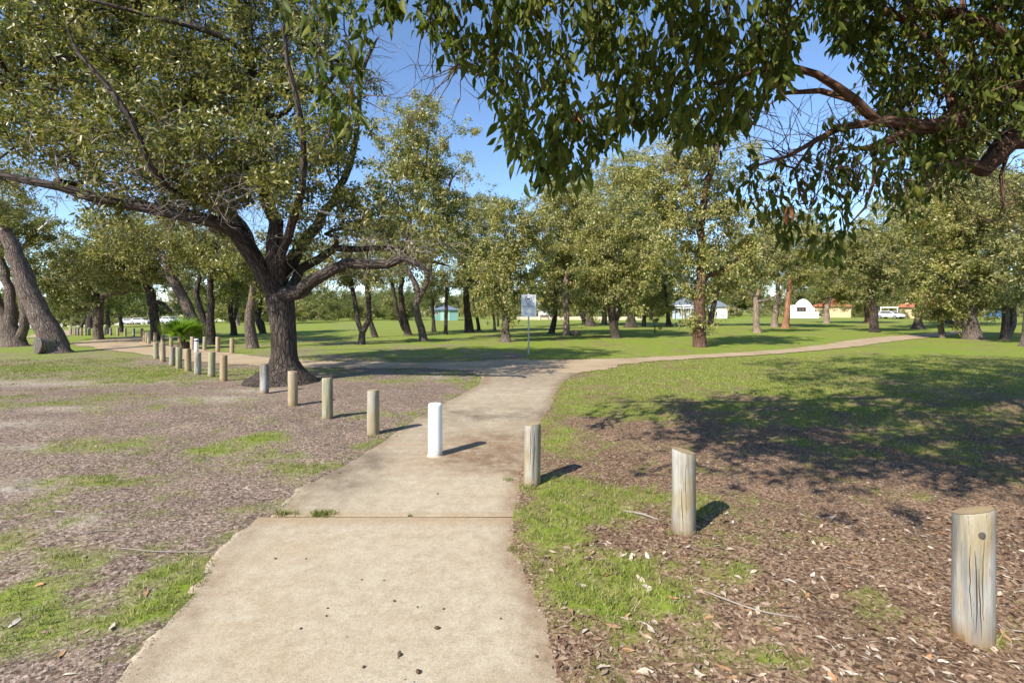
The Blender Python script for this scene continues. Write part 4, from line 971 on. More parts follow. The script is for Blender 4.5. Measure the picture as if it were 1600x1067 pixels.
# ------------------------------------------------------------------ fan palm
pb = gp(287, 545); palm = link('fan_palm', None, loc=pb); tag(palm, 'bright green fan palm growing between the tree trunks behind the gravel path', 'palm')
rg = np.random.default_rng(91)
V = []; Fc = []
for k in range(9):
    z = k * .045 - .05; r = .24 * (1 + .12 * (k % 2)) * (1 - .03 * k)
    for a in range(10): V.append((math.cos(a * .628) * r, math.sin(a * .628) * r, z))
for k in range(8):
    for a in range(10): Fc.append((k * 10 + a, k * 10 + (a + 1) % 10, k * 10 + 10 + (a + 1) % 10, k * 10 + 10 + a))
link('stem', mesh_np('stem', np.array(V), np.array(Fc)), M['palm_stem'], palm)
def frond(ns_=20, span=2.5):
    V = [(-.015, 0, 0), (.015, 0, 0), (-.012, 0, .5), (.012, 0, .5), (0, -.02, .25)]; Fc = [(0, 1, 3), (0, 3, 2), (0, 4, 1)]
    for k in range(ns_):
        a = -span / 2 + span * k / (ns_ - 1); L = 1.05 * (1 - .28 * abs(a) / (span / 2)); b = len(V); d = np.array([math.sin(a), 0, math.cos(a)]); s = np.array([math.cos(a), 0, -math.sin(a)])
        p = np.array([0, 0, .5]); w = .042
        V += [tuple(p), tuple(p + d * L * .5 - s * w + np.array([0, .03, 0])), tuple(p + d * L * .5 + s * w + np.array([0, .03, 0])), tuple(p + d * L + np.array([0, -.12 - .1 * abs(a), 0]))]
        Fc += [(b, b + 2, b + 1), (b + 1, b + 2, b + 3)]
    return mesh_np('frond', np.array(V), np.array(Fc))
fm = frond(); fm.materials.append(M['palm'])
for k in range(24):
    o = link('frond', fm, None, palm); tilt = rg.uniform(.0, 1.05); az = rg.uniform(0, 6.28)
    o.rotation_euler = (tilt * .85, rg.normal(0, .3), az); o.location = (0, 0, .28); s = rg.uniform(.65, .95); o.scale = (s, s, s)

# ------------------------------------------------------------------ timber bollards
def bollard_mesh(r, h, seed, slope=0.0, sides=28):
    rg = np.random.default_rng(seed); V = []; Fc = []; zs = [-.12, 0, .1 * h, .3 * h, .5 * h, .7 * h, .9 * h, h - .012, h]
    ph = rg.uniform(0, 6.28, 4); fl = rg.uniform(0, 6.28)
    for iz, z in enumerate(zs):
        for k in range(sides):
            a = 2 * math.pi * k / sides
            m = 1 + .015 * math.sin(3 * a + ph[0]) + .012 * math.sin(5 * a + ph[1] + z) + .008 * math.sin(9 * a + ph[2])
            m *= 1 - .03 * z / h
            m = min(m, .955 / max(.2, math.cos(a - fl)) if math.cos(a - fl) > .5 else 9)     # one flat weathered side
            rr_ = r * m * (.94 if iz == len(zs) - 1 else 1)
            V.append((math.cos(a) * rr_, math.sin(a) * rr_, z + (slope * math.cos(a - fl) * r if z > h * .8 else 0)))
    n = sides
    for iz in range(len(zs) - 1):
        for k in range(n): Fc.append((iz * n + k, iz * n + (k + 1) % n, iz * n + n + (k + 1) % n, iz * n + n + k))
    return np.array(V), np.array(Fc), slope, fl
def bollard(px, py, h, r, mat, endm, label, group=None, seed=0, slope=.08, tilt=(0, 0), name='timber_bollard', rz=None):
    p = gp(px, py); p.z = float(ground_z(p.x, p.y)) if py > 560 else p.z
    if py > 700 or (px, py) == (680, 714): pass
    V, Fc, sl, fl = bollard_mesh(r, h, 500 + seed, slope); me = mesh_np(name, V, Fc, True)
    o = link(name, me, M[mat], None, p); tag(o, label, 'bollard', group); o.rotation_euler = (tilt[0], tilt[1], 0)
    n = 28; top = V[-n:].copy(); c = top.mean(0); rings = [c + (top - c) * f + np.array([0, 0, .0015 * (1 - f) + .002]) for f in (1.0, .7, .4)]
    W_ = np.vstack(rings + [c[None] + np.array([[0, 0, .006]])]); F_ = []
    for a in range(2):
        for k in range(n): F_.append((a * n + k, a * n + (k + 1) % n, a * n + n + (k + 1) % n)); F_.append((a * n + k, a * n + n + (k + 1) % n, a * n + n + k))
    for k in range(n): F_.append((2 * n + k, 2 * n + (k + 1) % n, 3 * n))
    link('sawn_top', mesh_np('sawn_top', W_, np.array(F_)), M[endm], o)
    return o
def crack(o, r, ang, z0, z1, w, seed):
    rg = np.random.default_rng(seed); n = 9; V = []; Fc = []
    for k in range(n):
        u = k / (n - 1); z = z0 + (z1 - z0) * u; a = ang + rg.normal(0, .012) + .05 * math.sin(u * 4 + seed); ww = w * math.sin(math.pi * min(.97, max(.03, u))) + .0006
        for s in (-1, 1): V.append((math.cos(a + s * ww / r) * r * 1.008, math.sin(a + s * ww / r) * r * 1.008, z))
    for k in range(n - 1): Fc.append((2 * k, 2 * k + 1, 2 * k + 3, 2 * k + 2))
    link('crack', mesh_np('crack', np.array(V), np.array(Fc)), M['crack'], o)

A = bollard(1521, 1000, .605, .082, 'post', 'endgrain', 'pale weathered timber bollard with a dark knot and long splits in leaf litter', seed=1, slope=.35)
for k, (da, z0, z1, w) in enumerate(((.10, .05, .44, .0022), (.28, .02, .36, .0018), (-.12, .12, .46, .0014), (.45, .10, .50, .0012))):
    crack(A, .0815, math.atan2(-A.location.y, -A.location.x) + da, z0, z1, w, k)
for (da, z, s) in ((.40, .515, .016),):
    a = math.atan2(-A.location.y, -A.location.x) + da; n_ = Vector((math.cos(a), math.sin(a), 0)); sd = Vector((-n_.y, n_.x, 0)); bm = bmesh.new()
    c = bm.verts.new(n_ * .087 + Vector((0, 0, z))); rim = [bm.verts.new(n_ * (.0815 - .003 * (math.cos(t) ** 2) * s / .017) + sd * math.cos(t) * s + Vector((0, 0, z + math.sin(t) * s * 1.15))) for t in [k * math.pi / 6 for k in range(12)]]
    for k in range(12): bm.faces.new((c, rim[k], rim[(k + 1) % 12]))
    link('knot', bm_mesh(bm, 'knot', True), M['knot'], A)
B = bollard(1068, 837, .572, .083, 'post', 'endgrain', 'grey streaked timber bollard standing between the leaf litter and bare mulch', seed=2, slope=.2)
for k, (da, z0, z1, w) in enumerate(((-.1, .02, .33, .0016), (.2, .15, .5, .0012))): crack(B, .083, math.atan2(-B.location.y, -B.location.x) + da, z0, z1, w, 20 + k)
C_ = bollard(831, 759, .545, .077, 'post', 'endgrain', 'pale timber bollard with a rusty brown foot at the right path edge', seed=3, slope=.15, tilt=(0, .012))
for k, (da, z0, z1, w) in enumerate(((.15, .06, .5, .0022), (-.25, .2, .52, .0012))): crack(C_, .077, math.atan2(-C_.location.y, -C_.location.x) + da, z0, z1, w, 30 + k)
bollard(583, 680, .565, .078, 'post', 'endgrain', 'grey timber bollard at the left path edge opposite the white post', seed=4, slope=.05)
bollard(511.5, 656.5, .60, .077, 'post_green', 'endgrain', 'greenish timber bollard second from the path edge toward the big tree', seed=5, slope=.05)
bollard(457.5, 635.5, .57, .080, 'post_tan', 'endgrain', 'tan timber bollard standing in front of the flared tree roots', seed=6, slope=.10)
bollard(413, 616, .555, .080, 'post_old', 'endgrain_dark', 'blackened timber bollard left of the flared tree trunk', seed=7, slope=.05)
rowlab = 'timber bollard in the row between the big tree and the gravel path bend'
for k, (px, py) in enumerate([(349.5, 596), (330.5, 589.5), (309, 585.5), (294, 580.5), (279.5, 575.5), (269, 571.5), (254.5, 565), (244, 560.5)]):
    bollard(px, py, .575 + .03 * math.sin(k * 2.3), .078, ('post_tan', 'post_green', 'post')[k % 3], 'endgrain', rowlab, 'bollards along the near side of the gravel path', 20 + k, .05, (.012 * math.sin(k * 3), .02 * math.sin(k * 1.7)))
rowlab2 = 'timber bollard on the far side of the gravel path below the fan palm'
z4 = lambda x, y: (x / 3.9525, 340 + y / 3.9525)
for k, q in enumerate([(1433, 838), (1345, 832), (1263, 820), (1188, 818), (1113, 806), (1057, 800), (1005, 788), (958, 783), (920, 781), (905, 775), (893, 770)]):
    bollard(*z4(*q), .57 + .03 * math.sin(k * 1.9), .078, ('post_tan', 'post_tan', 'post_green')[k % 3], 'endgrain', rowlab2, 'bollards along the far side of the gravel path', 40 + k, .05, (.015 * math.sin(k * 2), .015 * math.sin(k)))
rowlab3 = 'small distant timber bollard in the row bordering the far lawn'
for k, q in enumerate([(877, 737), (825, 734), (774, 733), (728, 730), (684, 728), (645, 726), (580, 726), (552, 727), (528, 728), (503, 728), (482, 728), (465, 726), (455, 726), (442, 724), (433, 724)]):
    bollard(*z4(*q), .56, .078, ('post_tan', 'post_old', 'post_green')[k % 3], 'endgrain', rowlab3, 'bollards around the far lawn', 60 + k, .05)
def painted_post(px, py, h, r, label, band=False, seed=0):
    p = gp(px, py); p.z = .010 if py > 600 else p.z
    V = []; Fc = []; n = 28; zs = [-.05, 0, .02, .3 * h, .6 * h, h - .035, h - .015, h - .004, h]; rs = [1.0, 1.03, 1, 1, .995, .99, .96, .85, .6]
    for z, q in zip(zs, rs):
        for k in range(n):
            a = 2 * math.pi * k / n; V.append((math.cos(a) * r * q * (1 + .008 * math.sin(3 * a + seed)), math.sin(a) * r * q, z))
    for i in range(len(zs) - 1):
        for k in range(n): Fc.append((i * n + k, i * n + (k + 1) % n, i * n + n + (k + 1) % n, i * n + n + k))
    bm = bmesh.new(); vs = [bm.verts.new(v) for v in V]
    for f in Fc: bm.faces.new([vs[i] for i in f])
    bm.faces.new(vs[-n:])
    o = link('white_bollard', bm_mesh(bm, 'white_bollard', True), M['white_post'], None, p); tag(o, label, 'bollard')
    z0, z1 = (h - .11, h - .06) if band else (0.0, .028)
    V = []; Fc = []
    for z, q in ((z0, 1.035), (z1, 1.035 if band else 1.10), (z1 + .002, 1.0)) if band else ((-.02, 1.35), (.004, 1.22), (.012, 1.02)):
        for k in range(n):
            a = 2 * math.pi * k / n; V.append((math.cos(a) * r * q * (1 + (0 if band else .05 * math.sin(5 * a))), math.sin(a) * r * q, z))
    for i in range(2):
        for k in range(n): Fc.append((i * n + k, i * n + (k + 1) % n, i * n + n + (k + 1) % n, i * n + n + k))
    link('band' if band else 'mortar_collar', mesh_np('band', np.array(V), np.array(Fc), True), M['band'] if band else M['concrete'], o)
    return o
painted_post(680, 713, .575, .078, 'white painted bollard standing in the middle of the concrete path', False, 1)
painted_post(*z4(1213, 832), .53, .08, 'white bollard with a dark band near its top, in the far bollard row', True, 2)

# ------------------------------------------------------------------ dog sign
sb = gp(826, 552.5); Ys = sb.y; sm = Ys / F
sign = link('park_sign', None, loc=sb); tag(sign, 'white rectangular dog exercise area sign on a galvanised pole', 'sign')
bm = bmesh.new(); bmesh.ops.create_cone(bm, cap_ends=True, segments=16, radius1=.03, radius2=.03, depth=2.3, matrix=Matrix.Translation((0, .04, 1.10)))
link('pole', bm_mesh(bm, 'pole', False), M['galv'], sign)
pw, z0s, z1s = .275, H - (495 - HZ) * sm - sb.z, H - (460.5 - HZ) * sm - sb.z
pn = box('panel', -pw, pw, -.004, .004, z0s, z1s, M['sign_face'], sign, .002)
zz = lambda f: z1s - (z1s - z0s) * f
bm = bmesh.new(); cz = zz(.185); ro, ri = .122, .104
va = [bm.verts.new((math.cos(a) * ro, -.0065, cz + math.sin(a) * ro)) for a in [k * math.pi / 24 for k in range(48)]]; vb = [bm.verts.new((math.cos(a) * ri, -.0065, cz + math.sin(a) * ri)) for a in [k * math.pi / 24 for k in range(48)]]
for k in range(48): bm.faces.new((va[k], va[(k + 1) % 48], vb[(k + 1) % 48], vb[k]))
link('emblem_ring', bm_mesh(bm, 'emblem_ring'), M['sign_ink'], pn)
dog = [(-.078, .030), (-.070, .006), (-.058, -.004), (-.060, -.030), (-.066, -.058), (-.048, -.058), (-.042, -.030), (-.030, -.016), (.012, -.020), (.018, -.058), (.036, -.058), (.034, -.018), (.046, .004), (.052, .024), (.076, .022), (.080, .034), (.062, .048), (.050, .062), (.044, .050), (.034, .040), (.022, .018), (-.020, .014), (-.052, .014), (-.066, .034)]
prism('dog_symbol', [(x, cz + z) for x, z in dog], -.0075, -.0055, M['sign_ink'], pn)
def text(s, size, z, name, mat):
    cu = bpy.data.curves.new(name, 'FONT'); cu.body = s; cu.size = size; cu.align_x = 'CENTER'; cu.offset = .0012; tmp = bpy.data.objects.new('tmp', cu); COL.objects.link(tmp)
    dg = bpy.context.evaluated_depsgraph_get(); me = bpy.data.meshes.new_from_object(tmp.evaluated_get(dg)); bpy.data.objects.remove(tmp)
    me.materials.clear(); o = link(name, me, mat, pn); o.rotation_euler = (math.pi / 2, 0, 0); o.location = (0, -.0065, z); return o
text('Dog', .085, zz(.46), 'lettering', M['sign_ink']); text('Exercise Area', .078, zz(.555), 'lettering', M['sign_ink'])
for f, w in ((.63, .21), (.70, .17), (.75, .19), (.80, .15), (.85, .18)):
    box('small_print', -w, w, -.0065, -.0045, zz(f) - .006, zz(f) + .006, M['sign_grey'], pn)

# ------------------------------------------------------------------ boulder by the pale tree
bm = bmesh.new(); bmesh.ops.create_icosphere(bm, subdivisions=3, radius=1)
for v in bm.verts:
    n_ = v.co.copy(); v.co = Vector((n_.x * .40, n_.y * .3, n_.z * .24)) * (1 + .25 * (float(vnoise(n_.x * 2.1 + 4, n_.y * 2.1 + n_.z * 1.7, 5)) - .5))
o = link('boulder', bm_mesh(bm, 'boulder'), M['rock'], None, gp(897, 524) + Vector((0, 0, .12))); tag(o, 'dark boulder lying beside the pale gum trunk', 'boulder')

# ------------------------------------------------------------------ houses, carport, wall and cars at the far side of the park
def win(parent, x0, x1, z0, z1, y, fm='white_frame', cols=2):
    w = box('window', x0, x1, y - .05, y + .02, z0, z1, M[fm], parent); n = cols
    for k in range(n):
        a = x0 + .08 + (x1 - x0 - .08) * k / n; b = x0 + (x1 - x0 - .08) * (k + 1) / n
        box('pane', a, b, y - .07, y - .03, z0 + .08, z1 - .08, M['glass'], w)
def gable_roof(parent, x0, x1, y0, y1, z, h, mat, ov=.5):
    r = prism('roof', [(x0 - ov, z - .12), (x1 + ov, z - .12), ((x0 + x1) / 2, z + h)], y0 - ov, y1 + ov, M[mat], parent); return r
def hip_roof(parent, x0, x1, y0, y1, z, h, mat, ov=.5):
    bm = bmesh.new(); x0 -= ov; x1 += ov; y0 -= ov; y1 += ov; d = (y1 - y0) / 2
    v = [bm.verts.new(c) for c in ((x0, y0, z - .1), (x1, y0, z - .1), (x1, y1, z - .1), (x0, y1, z - .1), (x0 + d, (y0 + y1) / 2, z + h), (x1 - d, (y0 + y1) / 2, z + h))]
    for f in ((0, 1, 5, 4), (1, 2, 5), (2, 3, 4, 5), (3, 0, 4), (3, 2, 1, 0)): bm.faces.new([v[i] for i in f])
    return link('roof', bm_mesh(bm, 'roof'), M[mat], parent)
def house_at(px, Y, label, name='house'):
    x = (px - CX) / F * Y; o = link(name, None, loc=(x, Y, float(terrain(x, Y)))); tag(o, label, 'house'); o.rotation_euler = (0, 0, -math.atan2(x, Y)); return o
h1 = house_at(1253, 104, 'white gabled house with a stepped curved parapet and brown window'); m1 = 104 / F
out = [(-2.1, 0), (2.3, 0), (2.3, 2.1), (1.95, 2.25), (1.75, 2.7), (1.35, 3.3), (.75, 3.85), (.2, 4.0), (-.4, 3.8), (-.9, 3.3), (-1.2, 2.75), (-2.1, 2.65)]
prism('wall', out, 0, .35, M['white_wall'], h1)
box('side_wall', -2.0, 2.2, .35, 8, 0, 2.0, M['white_wall'], h1); gable_roof(h1, -2.0, 2.2, .9, 8, 2.12, 1.3, 'roof_grey', .05)
win(h1, -.95, .75, 1.35, 2.3, 0, 'frame', 3)
box('corner_pier', 2.3, 3.0, .1, .6, 0, 1.3, M['white_wall'], h1)
h2 = house_at(1070, 95, 'pale blue house with white posts behind the leafy trunk')
box('wall', -2.2, 2.0, 0, 6, 0, 2.7, M['blue_wall'], h2); gable_roof(h2, -2.2, 2.0, 0, 6, 2.75, 1.3, 'roof_grey')
for x in (-2.1, -.2, 1.2, 1.95): box('veranda_post', x - .06, x + .06, -1.0, -.88, 0, 2.4, M['white_frame'], h2)
box('veranda_beam', -2.3, 2.1, -1.05, -.85, 2.4, 2.6, M['white_frame'], h2)
win(h2, -1.7, -.7, 1.0, 2.1, 0); win(h2, .2, 1.0, 1.0, 2.1, 0); box('door', -.5, .1, -.04, .02, 0, 2.05, M['frame'], h2)
h3 = house_at(694, 80, 'teal walled building with a grey hipped roof across the lawn')
box('wall', -1.9, 2.2, 0, 5, 0, 1.75, M['teal_wall'], h3); hip_roof(h3, -1.9, 2.2, 0, 5, 1.8, .75, 'roof_grey', .35); box('door', -.6, .9, -.05, .02, 0, 1.6, simple('pale_teal_door', (.34, .50, .44), .6), h3); win(h3, -1.7, -.9, .9, 1.5, 0)
h4 = house_at(1424, 100, 'cream house with terracotta tiled roof and a pale chimney')
box('wall', -1.9, 5, 0, 7, 0, 2.3, M['cream_wall'], h4); rf = hip_roof(h4, -1.9, 5, 0, 7, 2.35, 2.1, 'roof_tile', .6); box('chimney', -.95, -.35, .6, 1.2, 2.5, 4.5, M['cream_wall'], rf); win(h4, .2, 1.6, .8, 1.8, 0)
h5 = house_at(1116, 100, 'small white walled cottage seen between dark trunks'); box('wall', -.9, 2.4, 0, 5, 0, 2.4, M['white_wall'], h5); gable_roof(h5, -.9, 2.4, 0, 5, 2.45, 1.1, 'roof_grey'); win(h5, -.6, -.1, .9, 1.7, 0)
h6 = house_at(1300, 112, 'house with an orange tiled roof showing above the low spreading tree'); box('wall', -3.5, 3.5, 0, 6, 0, 2.5, M['cream_wall'], h6); hip_roof(h6, -3.5, 3.5, 0, 6, 2.55, 2.0, 'roof_tile')
cp = house_at(1389, 96, 'open white framed carport beside the cream house', 'carport'); cp['category'] = 'carport'
for x in (-1.25, 1.3): box('carport_post', x - .06, x + .06, 0, .12, 0, 2.1, M['white_frame'], cp)
for x in (-1.25, 1.3): box('carport_post', x - .06, x + .06, 4, 4.12, 0, 2.1, M['white_frame'], cp)
box('carport_roof', -1.4, 1.45, -.1, 4.3, 2.1, 2.25, M['white_frame'], cp)
wl = house_at(895, 84, 'low cream garden wall across the far side of the lawn', 'garden_wall'); wl['category'] = 'wall'
for k in range(15): box('wall_panel', -9.5 + k * 1.4, -9.5 + k * 1.4 + 1.38, 0, .2, -.05, .55 + .03 * (k % 2), M['sand_wall'], wl)
gt = house_at(851, 83, 'white slatted garden gate above a dark bench behind the dog sign', 'garden_gate'); gt['category'] = 'gate'
for k in range(9): box('slat', -.85 + k * .2, -.85 + k * .2 + .13, -.1, -.06, .45, 1.5, M['white_frame'], gt)
for z in (.6, 1.3): box('rail', -.95, .95, -.06, -.03, z, z + .1, M['white_frame'], gt)
for x in (-.95, .9): box('gate_post', x - .06, x + .06, -.12, -.0, 0, 1.6, M['white_frame'], gt)
bn = house_at(851, 82, 'dark slatted park bench in front of the white gate', 'park_bench'); bn['category'] = 'bench'
box('seat', -.75, .75, -.2, .2, .40, .46, M['twig_brown'], bn); box('backrest', -.75, .75, .2, .25, .5, .8, M['twig_brown'], bn)
for x in (-.65, .65): box('leg', x - .04, x + .04, -.18, .2, 0, .40, M['twig_brown'], bn)

def car(px, Y, rz, paint, label, group=None):
    x = (px - CX) / F * Y; o = link('parked_car', None, loc=(x, Y, float(terrain(x, Y)))); tag(o, label, 'car', group); o.rotation_euler = (0, 0, rz)
    b = [(-2.15, .35), (2.15, .35), (2.2, .62), (2.05, .88), (1.25, .98), (-2.0, 1.02), (-2.2, .7)]; c = [(-1.75, 1.0), (1.2, .98), (.45, 1.46), (-1.3, 1.48)]
    bd = prism('body', b, -.86, .86, M[paint], o); bm = bmesh.new(); bm.from_mesh(bd.data); bmesh.ops.bevel(bm, geom=bm.edges[:], offset=.06, segments=2, affect='EDGES'); bm.to_mesh(bd.data); bm.free()
    prism('cabin', c, -.72, .72, M[paint], o)
    for s in (-1, 1): prism('side_window', [(-1.45, 1.06), (.95, 1.05), (.38, 1.38), (-1.2, 1.40)], s * .73 - .01, s * .73 + .01, M['glass'], o)
    for (xa, za, xb, zb, nm) in ((1.17, 1.02, .5, 1.42, 'windscreen'), (-1.74, 1.04, -1.36, 1.44, 'rear_window')):
        bm = bmesh.new(); e = .02 if xa > 0 else -.02; bm.faces.new([bm.verts.new(q) for q in ((xa + e, -.62, za), (xa + e, .62, za), (xb + e, .56, zb), (xb + e, -.56, zb))]); link(nm, bm_mesh(bm, nm), M['glass'], o)
    for wx in (-1.35, 1.35):
        for s in (-1, 1):
            bm = bmesh.new(); bmesh.ops.create_cone(bm, cap_ends=True, segments=18, radius1=.33, radius2=.33, depth=.2, matrix=Matrix.Translation((wx, s * .8, .33)) @ Matrix.Rotation(math.pi / 2, 4, 'X')); w = link('wheel', bm_mesh(bm, 'wheel'), M['tyre'], o)
            bm = bmesh.new(); bmesh.ops.create_cone(bm, cap_ends=True, segments=14, radius1=.2, radius2=.2, depth=.21, matrix=Matrix.Translation((wx, s * .805, .33)) @ Matrix.Rotation(math.pi / 2, 4, 'X')); link('rim', bm_mesh(bm, 'rim'), M['galv'], w)
    for s in (-1, 1): box('headlight', 2.12, 2.19, s * .6 - .15, s * .6 + .15, .66, .8, M['sign_face'], o)
    return o
car(1391, 95, math.radians(-70), 'car_white', 'white car parked under the white carport')
car(1560, 92, math.radians(15), 'car_blue', 'bright blue car parked beyond the paired trunks')
car(266, 105, math.radians(-20), 'car_white', 'white car showing between the dark trunk and the fan palm')
car(220, 118, 0, 'car_white', 'white car parked at the edge of the far left lawn', 'white cars at the far left')
car(205, 121, math.radians(4), 'car_white', 'white car parked at the edge of the far left lawn', 'white cars at the far left')
car(44, 120, math.radians(20), 'car_white', 'white car glimpsed between the three-stemmed tree and leaning trunk')
car(1446, 98, math.radians(60), 'car_white', 'white car half hidden by leaves beside the cream house')

# ------------------------------------------------------------------ grass, litter, fallen leaves
rg = np.random.default_rng(301)
def scatter(n, x0, x1, y0, y1, thr, margin=.0, power=1.0, fade=None):
    x = rg.uniform(x0, x1, n); y = rg.uniform(y0, y1, n)
    vis = np.abs(x) < y * 1.03 + .5
    x, y = x[vis], y[vis]
    c = cover(x, y); ok = rg.random(len(x)) < np.clip((c - thr) / .45, 0, 1) ** power
    ok &= in_path(x, y) < margin
    x, y = x[ok], y[ok]
    if y1 > 9: k = in_gravel(x, y) < rg.normal(.06, .10, len(x)); x, y = x[k], y[k]
    return x, y
def tufts(n, x0, x1, y0, y1, thr, per, spread, margin):
    x, y = scatter(n, x0, x1, y0, y1, thr, margin); x = np.repeat(x, per) + rg.normal(0, spread, len(x) * per); y = np.repeat(y, per) + rg.normal(0, spread, len(y) * per)
    k = in_path(x, y) < margin + .05; return x[k], y[k]
def blades(x, y, h0, h1, w, bend=True):
    n = len(x); z = ground_z(x, y) - .004; hh = rg.uniform(h0, h1, n) * (.7 + .6 * fbm(x * 2, y * 2, 8)); a = rg.uniform(0, 6.28, n); ln = rg.uniform(.25, 1.1, n) * hh
    dx, dy = np.cos(a), np.sin(a); b = rg.uniform(0, 6.28, n); sx, sy = np.cos(b) * w, np.sin(b) * w
    P = np.stack([x, y, z], 1); S = np.stack([sx, sy, 0 * sx], 1)
    tip = P + np.stack([dx * ln, dy * ln, hh * .8], 1)
    if not bend:
        V = np.stack([P - S, P + S, tip], 1).reshape(-1, 3); return V, np.arange(3 * n).reshape(n, 3)
    mid = P + np.stack([dx * ln * .35, dy * ln * .35, hh * .6], 1)
    V = np.stack([P - S, P + S, mid - S * .7, mid + S * .7, tip], 1).reshape(-1, 3); q = np.arange(n)[:, None] * 5
    return V, np.stack([q + [0, 1, 3], q + [0, 3, 2], q + [2, 3, 4]], 1).reshape(-1, 3)
def joinVF(parts):
    VV, FF, b = [], [], 0
    for v, f in parts: VV.append(v); FF.append(f + b); b += len(v)
    return np.vstack(VV), np.vstack(FF)
x, y = tufts(30000, -4.5, 4.8, 1.7, 5.2, .40, 6, .016, .02); p1 = blades(x, y, .018, .050, .0021)
x, y = scatter(34000, -4.5, 4.8, 1.7, 5.2, .30, .02); p1b = blades(x, y, .012, .032, .0020)
x, y = scatter(240000, -9.5, 9.5, 5.0, 9.5, .36, .02); p2 = blades(x, y, .02, .05, .0036, False)
x, y = scatter(300000, -17, 17, 9.3, 17, .35, .02); p3 = blades(x, y, .025, .055, .007, False)
tx, ty = [], []
for px, py, sx, sy, n in ((503, 806, .05, .03, 420), (445, 806, .05, .02, 160), (640, 809, .01, .004, 16), (795, 752, .03, .02, 60), (798, 863, .02, .02, 40), (826, 765, .05, .03, 120), (1530, 1003, .05, .02, 120), (1065, 842, .06, .02, 70), (583, 684, .05, .02, 60)):
    q = gp(px, py); tx.append(q.x + rg.normal(0, sx, n)); ty.append(q.y + rg.normal(0, sy, n))
x = np.concatenate(tx); y = np.concatenate(ty); p4 = blades(x, y, .02, .06, .0022); p4[0][:, 2] += np.repeat(np.maximum(0, .012 - ground_z(x, y)), 5)
V, Fc = joinVF([p1, p1b, p2, p3, p4]); NGRASS = len(Fc)
tag(link('grass', mesh_np('grass', V, Fc), M['grass']), 'short patchy green grass growing in the mulch and lawn', 'grass', kind='stuff')

def chips(x, y, s0, s1, flat=.25):
    n = len(x); z = ground_z(x, y) + .002; L = s0 * (s1 / s0) ** (rg.random(n) ** 1.8); w = L * rg.uniform(.18, .5, n); a = rg.uniform(0, 6.28, n)
    D = np.stack([np.cos(a), np.sin(a), rg.normal(0, flat, n)], 1); D = unit(D); S = unit(np.cross(D, np.stack([rg.normal(0, .3, n), rg.normal(0, .3, n), np.ones(n)], 1)))
    P = np.stack([x, y, z + L * .10], 1) - D * L[:, None] * .5; U = np.cross(S, D); c = U * (w * rg.uniform(-.3, .5, n))[:, None]
    V = np.stack([P, P + D * L[:, None] * .5 + S * w[:, None] * .5 + c, P + D * L[:, None], P + D * L[:, None] * .5 - S * w[:, None] * .5 + c], 1).reshape(-1, 3)
    q = np.arange(n)[:, None] * 4; return V, np.stack([q + [0, 1, 2], q + [0, 2, 3]], 1).reshape(-1, 3)
def litter_pts(n, x0, x1, y0, y1, side):
    x = rg.uniform(x0, x1, n); y = rg.uniform(y0, y1, n); k = (np.abs(x) < y * 1.03 + .4) & (in_path(x, y) < .06)
    mid = .5 * (xl(y) + xr(y)); k &= (x > mid) if side > 0 else (x < mid)
    k &= rg.random(n) > np.clip((cover(x, y) - .40) / .3, 0, .93); return x[k], y[k]
x, y = litter_pts(52000, -.5, 4.6, 1.7, 4.6, 1); r1 = chips(x, y, .008, .030)
x, y = litter_pts(5000, .2, 4.4, 1.7, 3.9, 1); r1b = chips(x, y, .03, .065, .18)
x, y = litter_pts(46000, -.5, 9, 4.5, 9, 1); r2 = chips(x, y, .012, .036)
V, Fc = joinVF([r1, r1b, r2]); NL = len(Fc)
tag(link('leaf_litter', mesh_np('leaf_litter', V, Fc), M['litter']), 'reddish brown bark and leaf litter covering the soil right of the path', 'leaf litter', kind='stuff')
x, y = litter_pts(74000, -5, .5, 1.7, 5, -1); l1 = chips(x, y, .005, .020)
x, y = litter_pts(60000, -12, .5, 4.9, 11, -1); l2 = chips(x, y, .012, .034)
V, Fc = joinVF([l1, l2]); NL += len(Fc)
tag(link('bark_mulch', mesh_np('bark_mulch', V, Fc), M['litter_grey']), 'grey brown bark mulch covering the soil left of the path', 'mulch', kind='stuff')
# crumbs of soil and bark washed over the slabs
x = rg.normal(wp.x + .85, .55, 9000); y = rg.normal(wp.y - .08, .26, 9000); k = in_path(x, y) > -.02; x, y = x[k], y[k]
x2 = rg.uniform(-2, 1, 2600); y2 = rg.uniform(1.6, 11, 2600); k = in_path(x2, y2) > 0.02; x = np.concatenate([x, x2[k]]); y = np.concatenate([y, y2[k]])
V, Fc = chips(x, y, .004, .014, .1); V[:, 2] += .012 - np.repeat(ground_z(x, y), 4)
tag(link('path_crumbs', mesh_np('path_crumbs', V, Fc), M['litter']), 'brown crumbs of bark scattered on the concrete path', 'litter', kind='stuff')

def fallen_mesh(k):
    rg = np.random.default_rng(600 + k); prof = [(0, .05), (.18, .6), (.4, 1), (.65, .8), (.88, .3), (1, 0)]; V = []; Fc = []; w = rg.uniform(.28, .44); cv = rg.uniform(-.25, .35); tw = rg.uniform(-.5, .5)
    for u, ww in prof:
        z = .10 + cv * (u - .5) ** 2 * 1.2
        if ww == 0: V.append((u - .5, 0, z)); continue
        a = tw * (u - .5)
        for s in (-1, 0, 1): V.append((u - .5, s * ww * w / 2 * math.cos(a), z + s * math.sin(a) * ww * w / 2 + (.05 if s else 0) * rg.uniform(-.5, 1.6)))
    for q in range(4):
        a = 3 * q; Fc += [(a, a + 3, a + 4), (a, a + 4, a + 1), (a + 1, a + 4, a + 5), (a + 1, a + 5, a + 2)]
    Fc += [(12, 15, 13), (13, 15, 14)]; m_ = mesh_np('fallen_leaf', np.array(V), np.array(Fc), True); m_.materials.append(M['fallen']); return m_
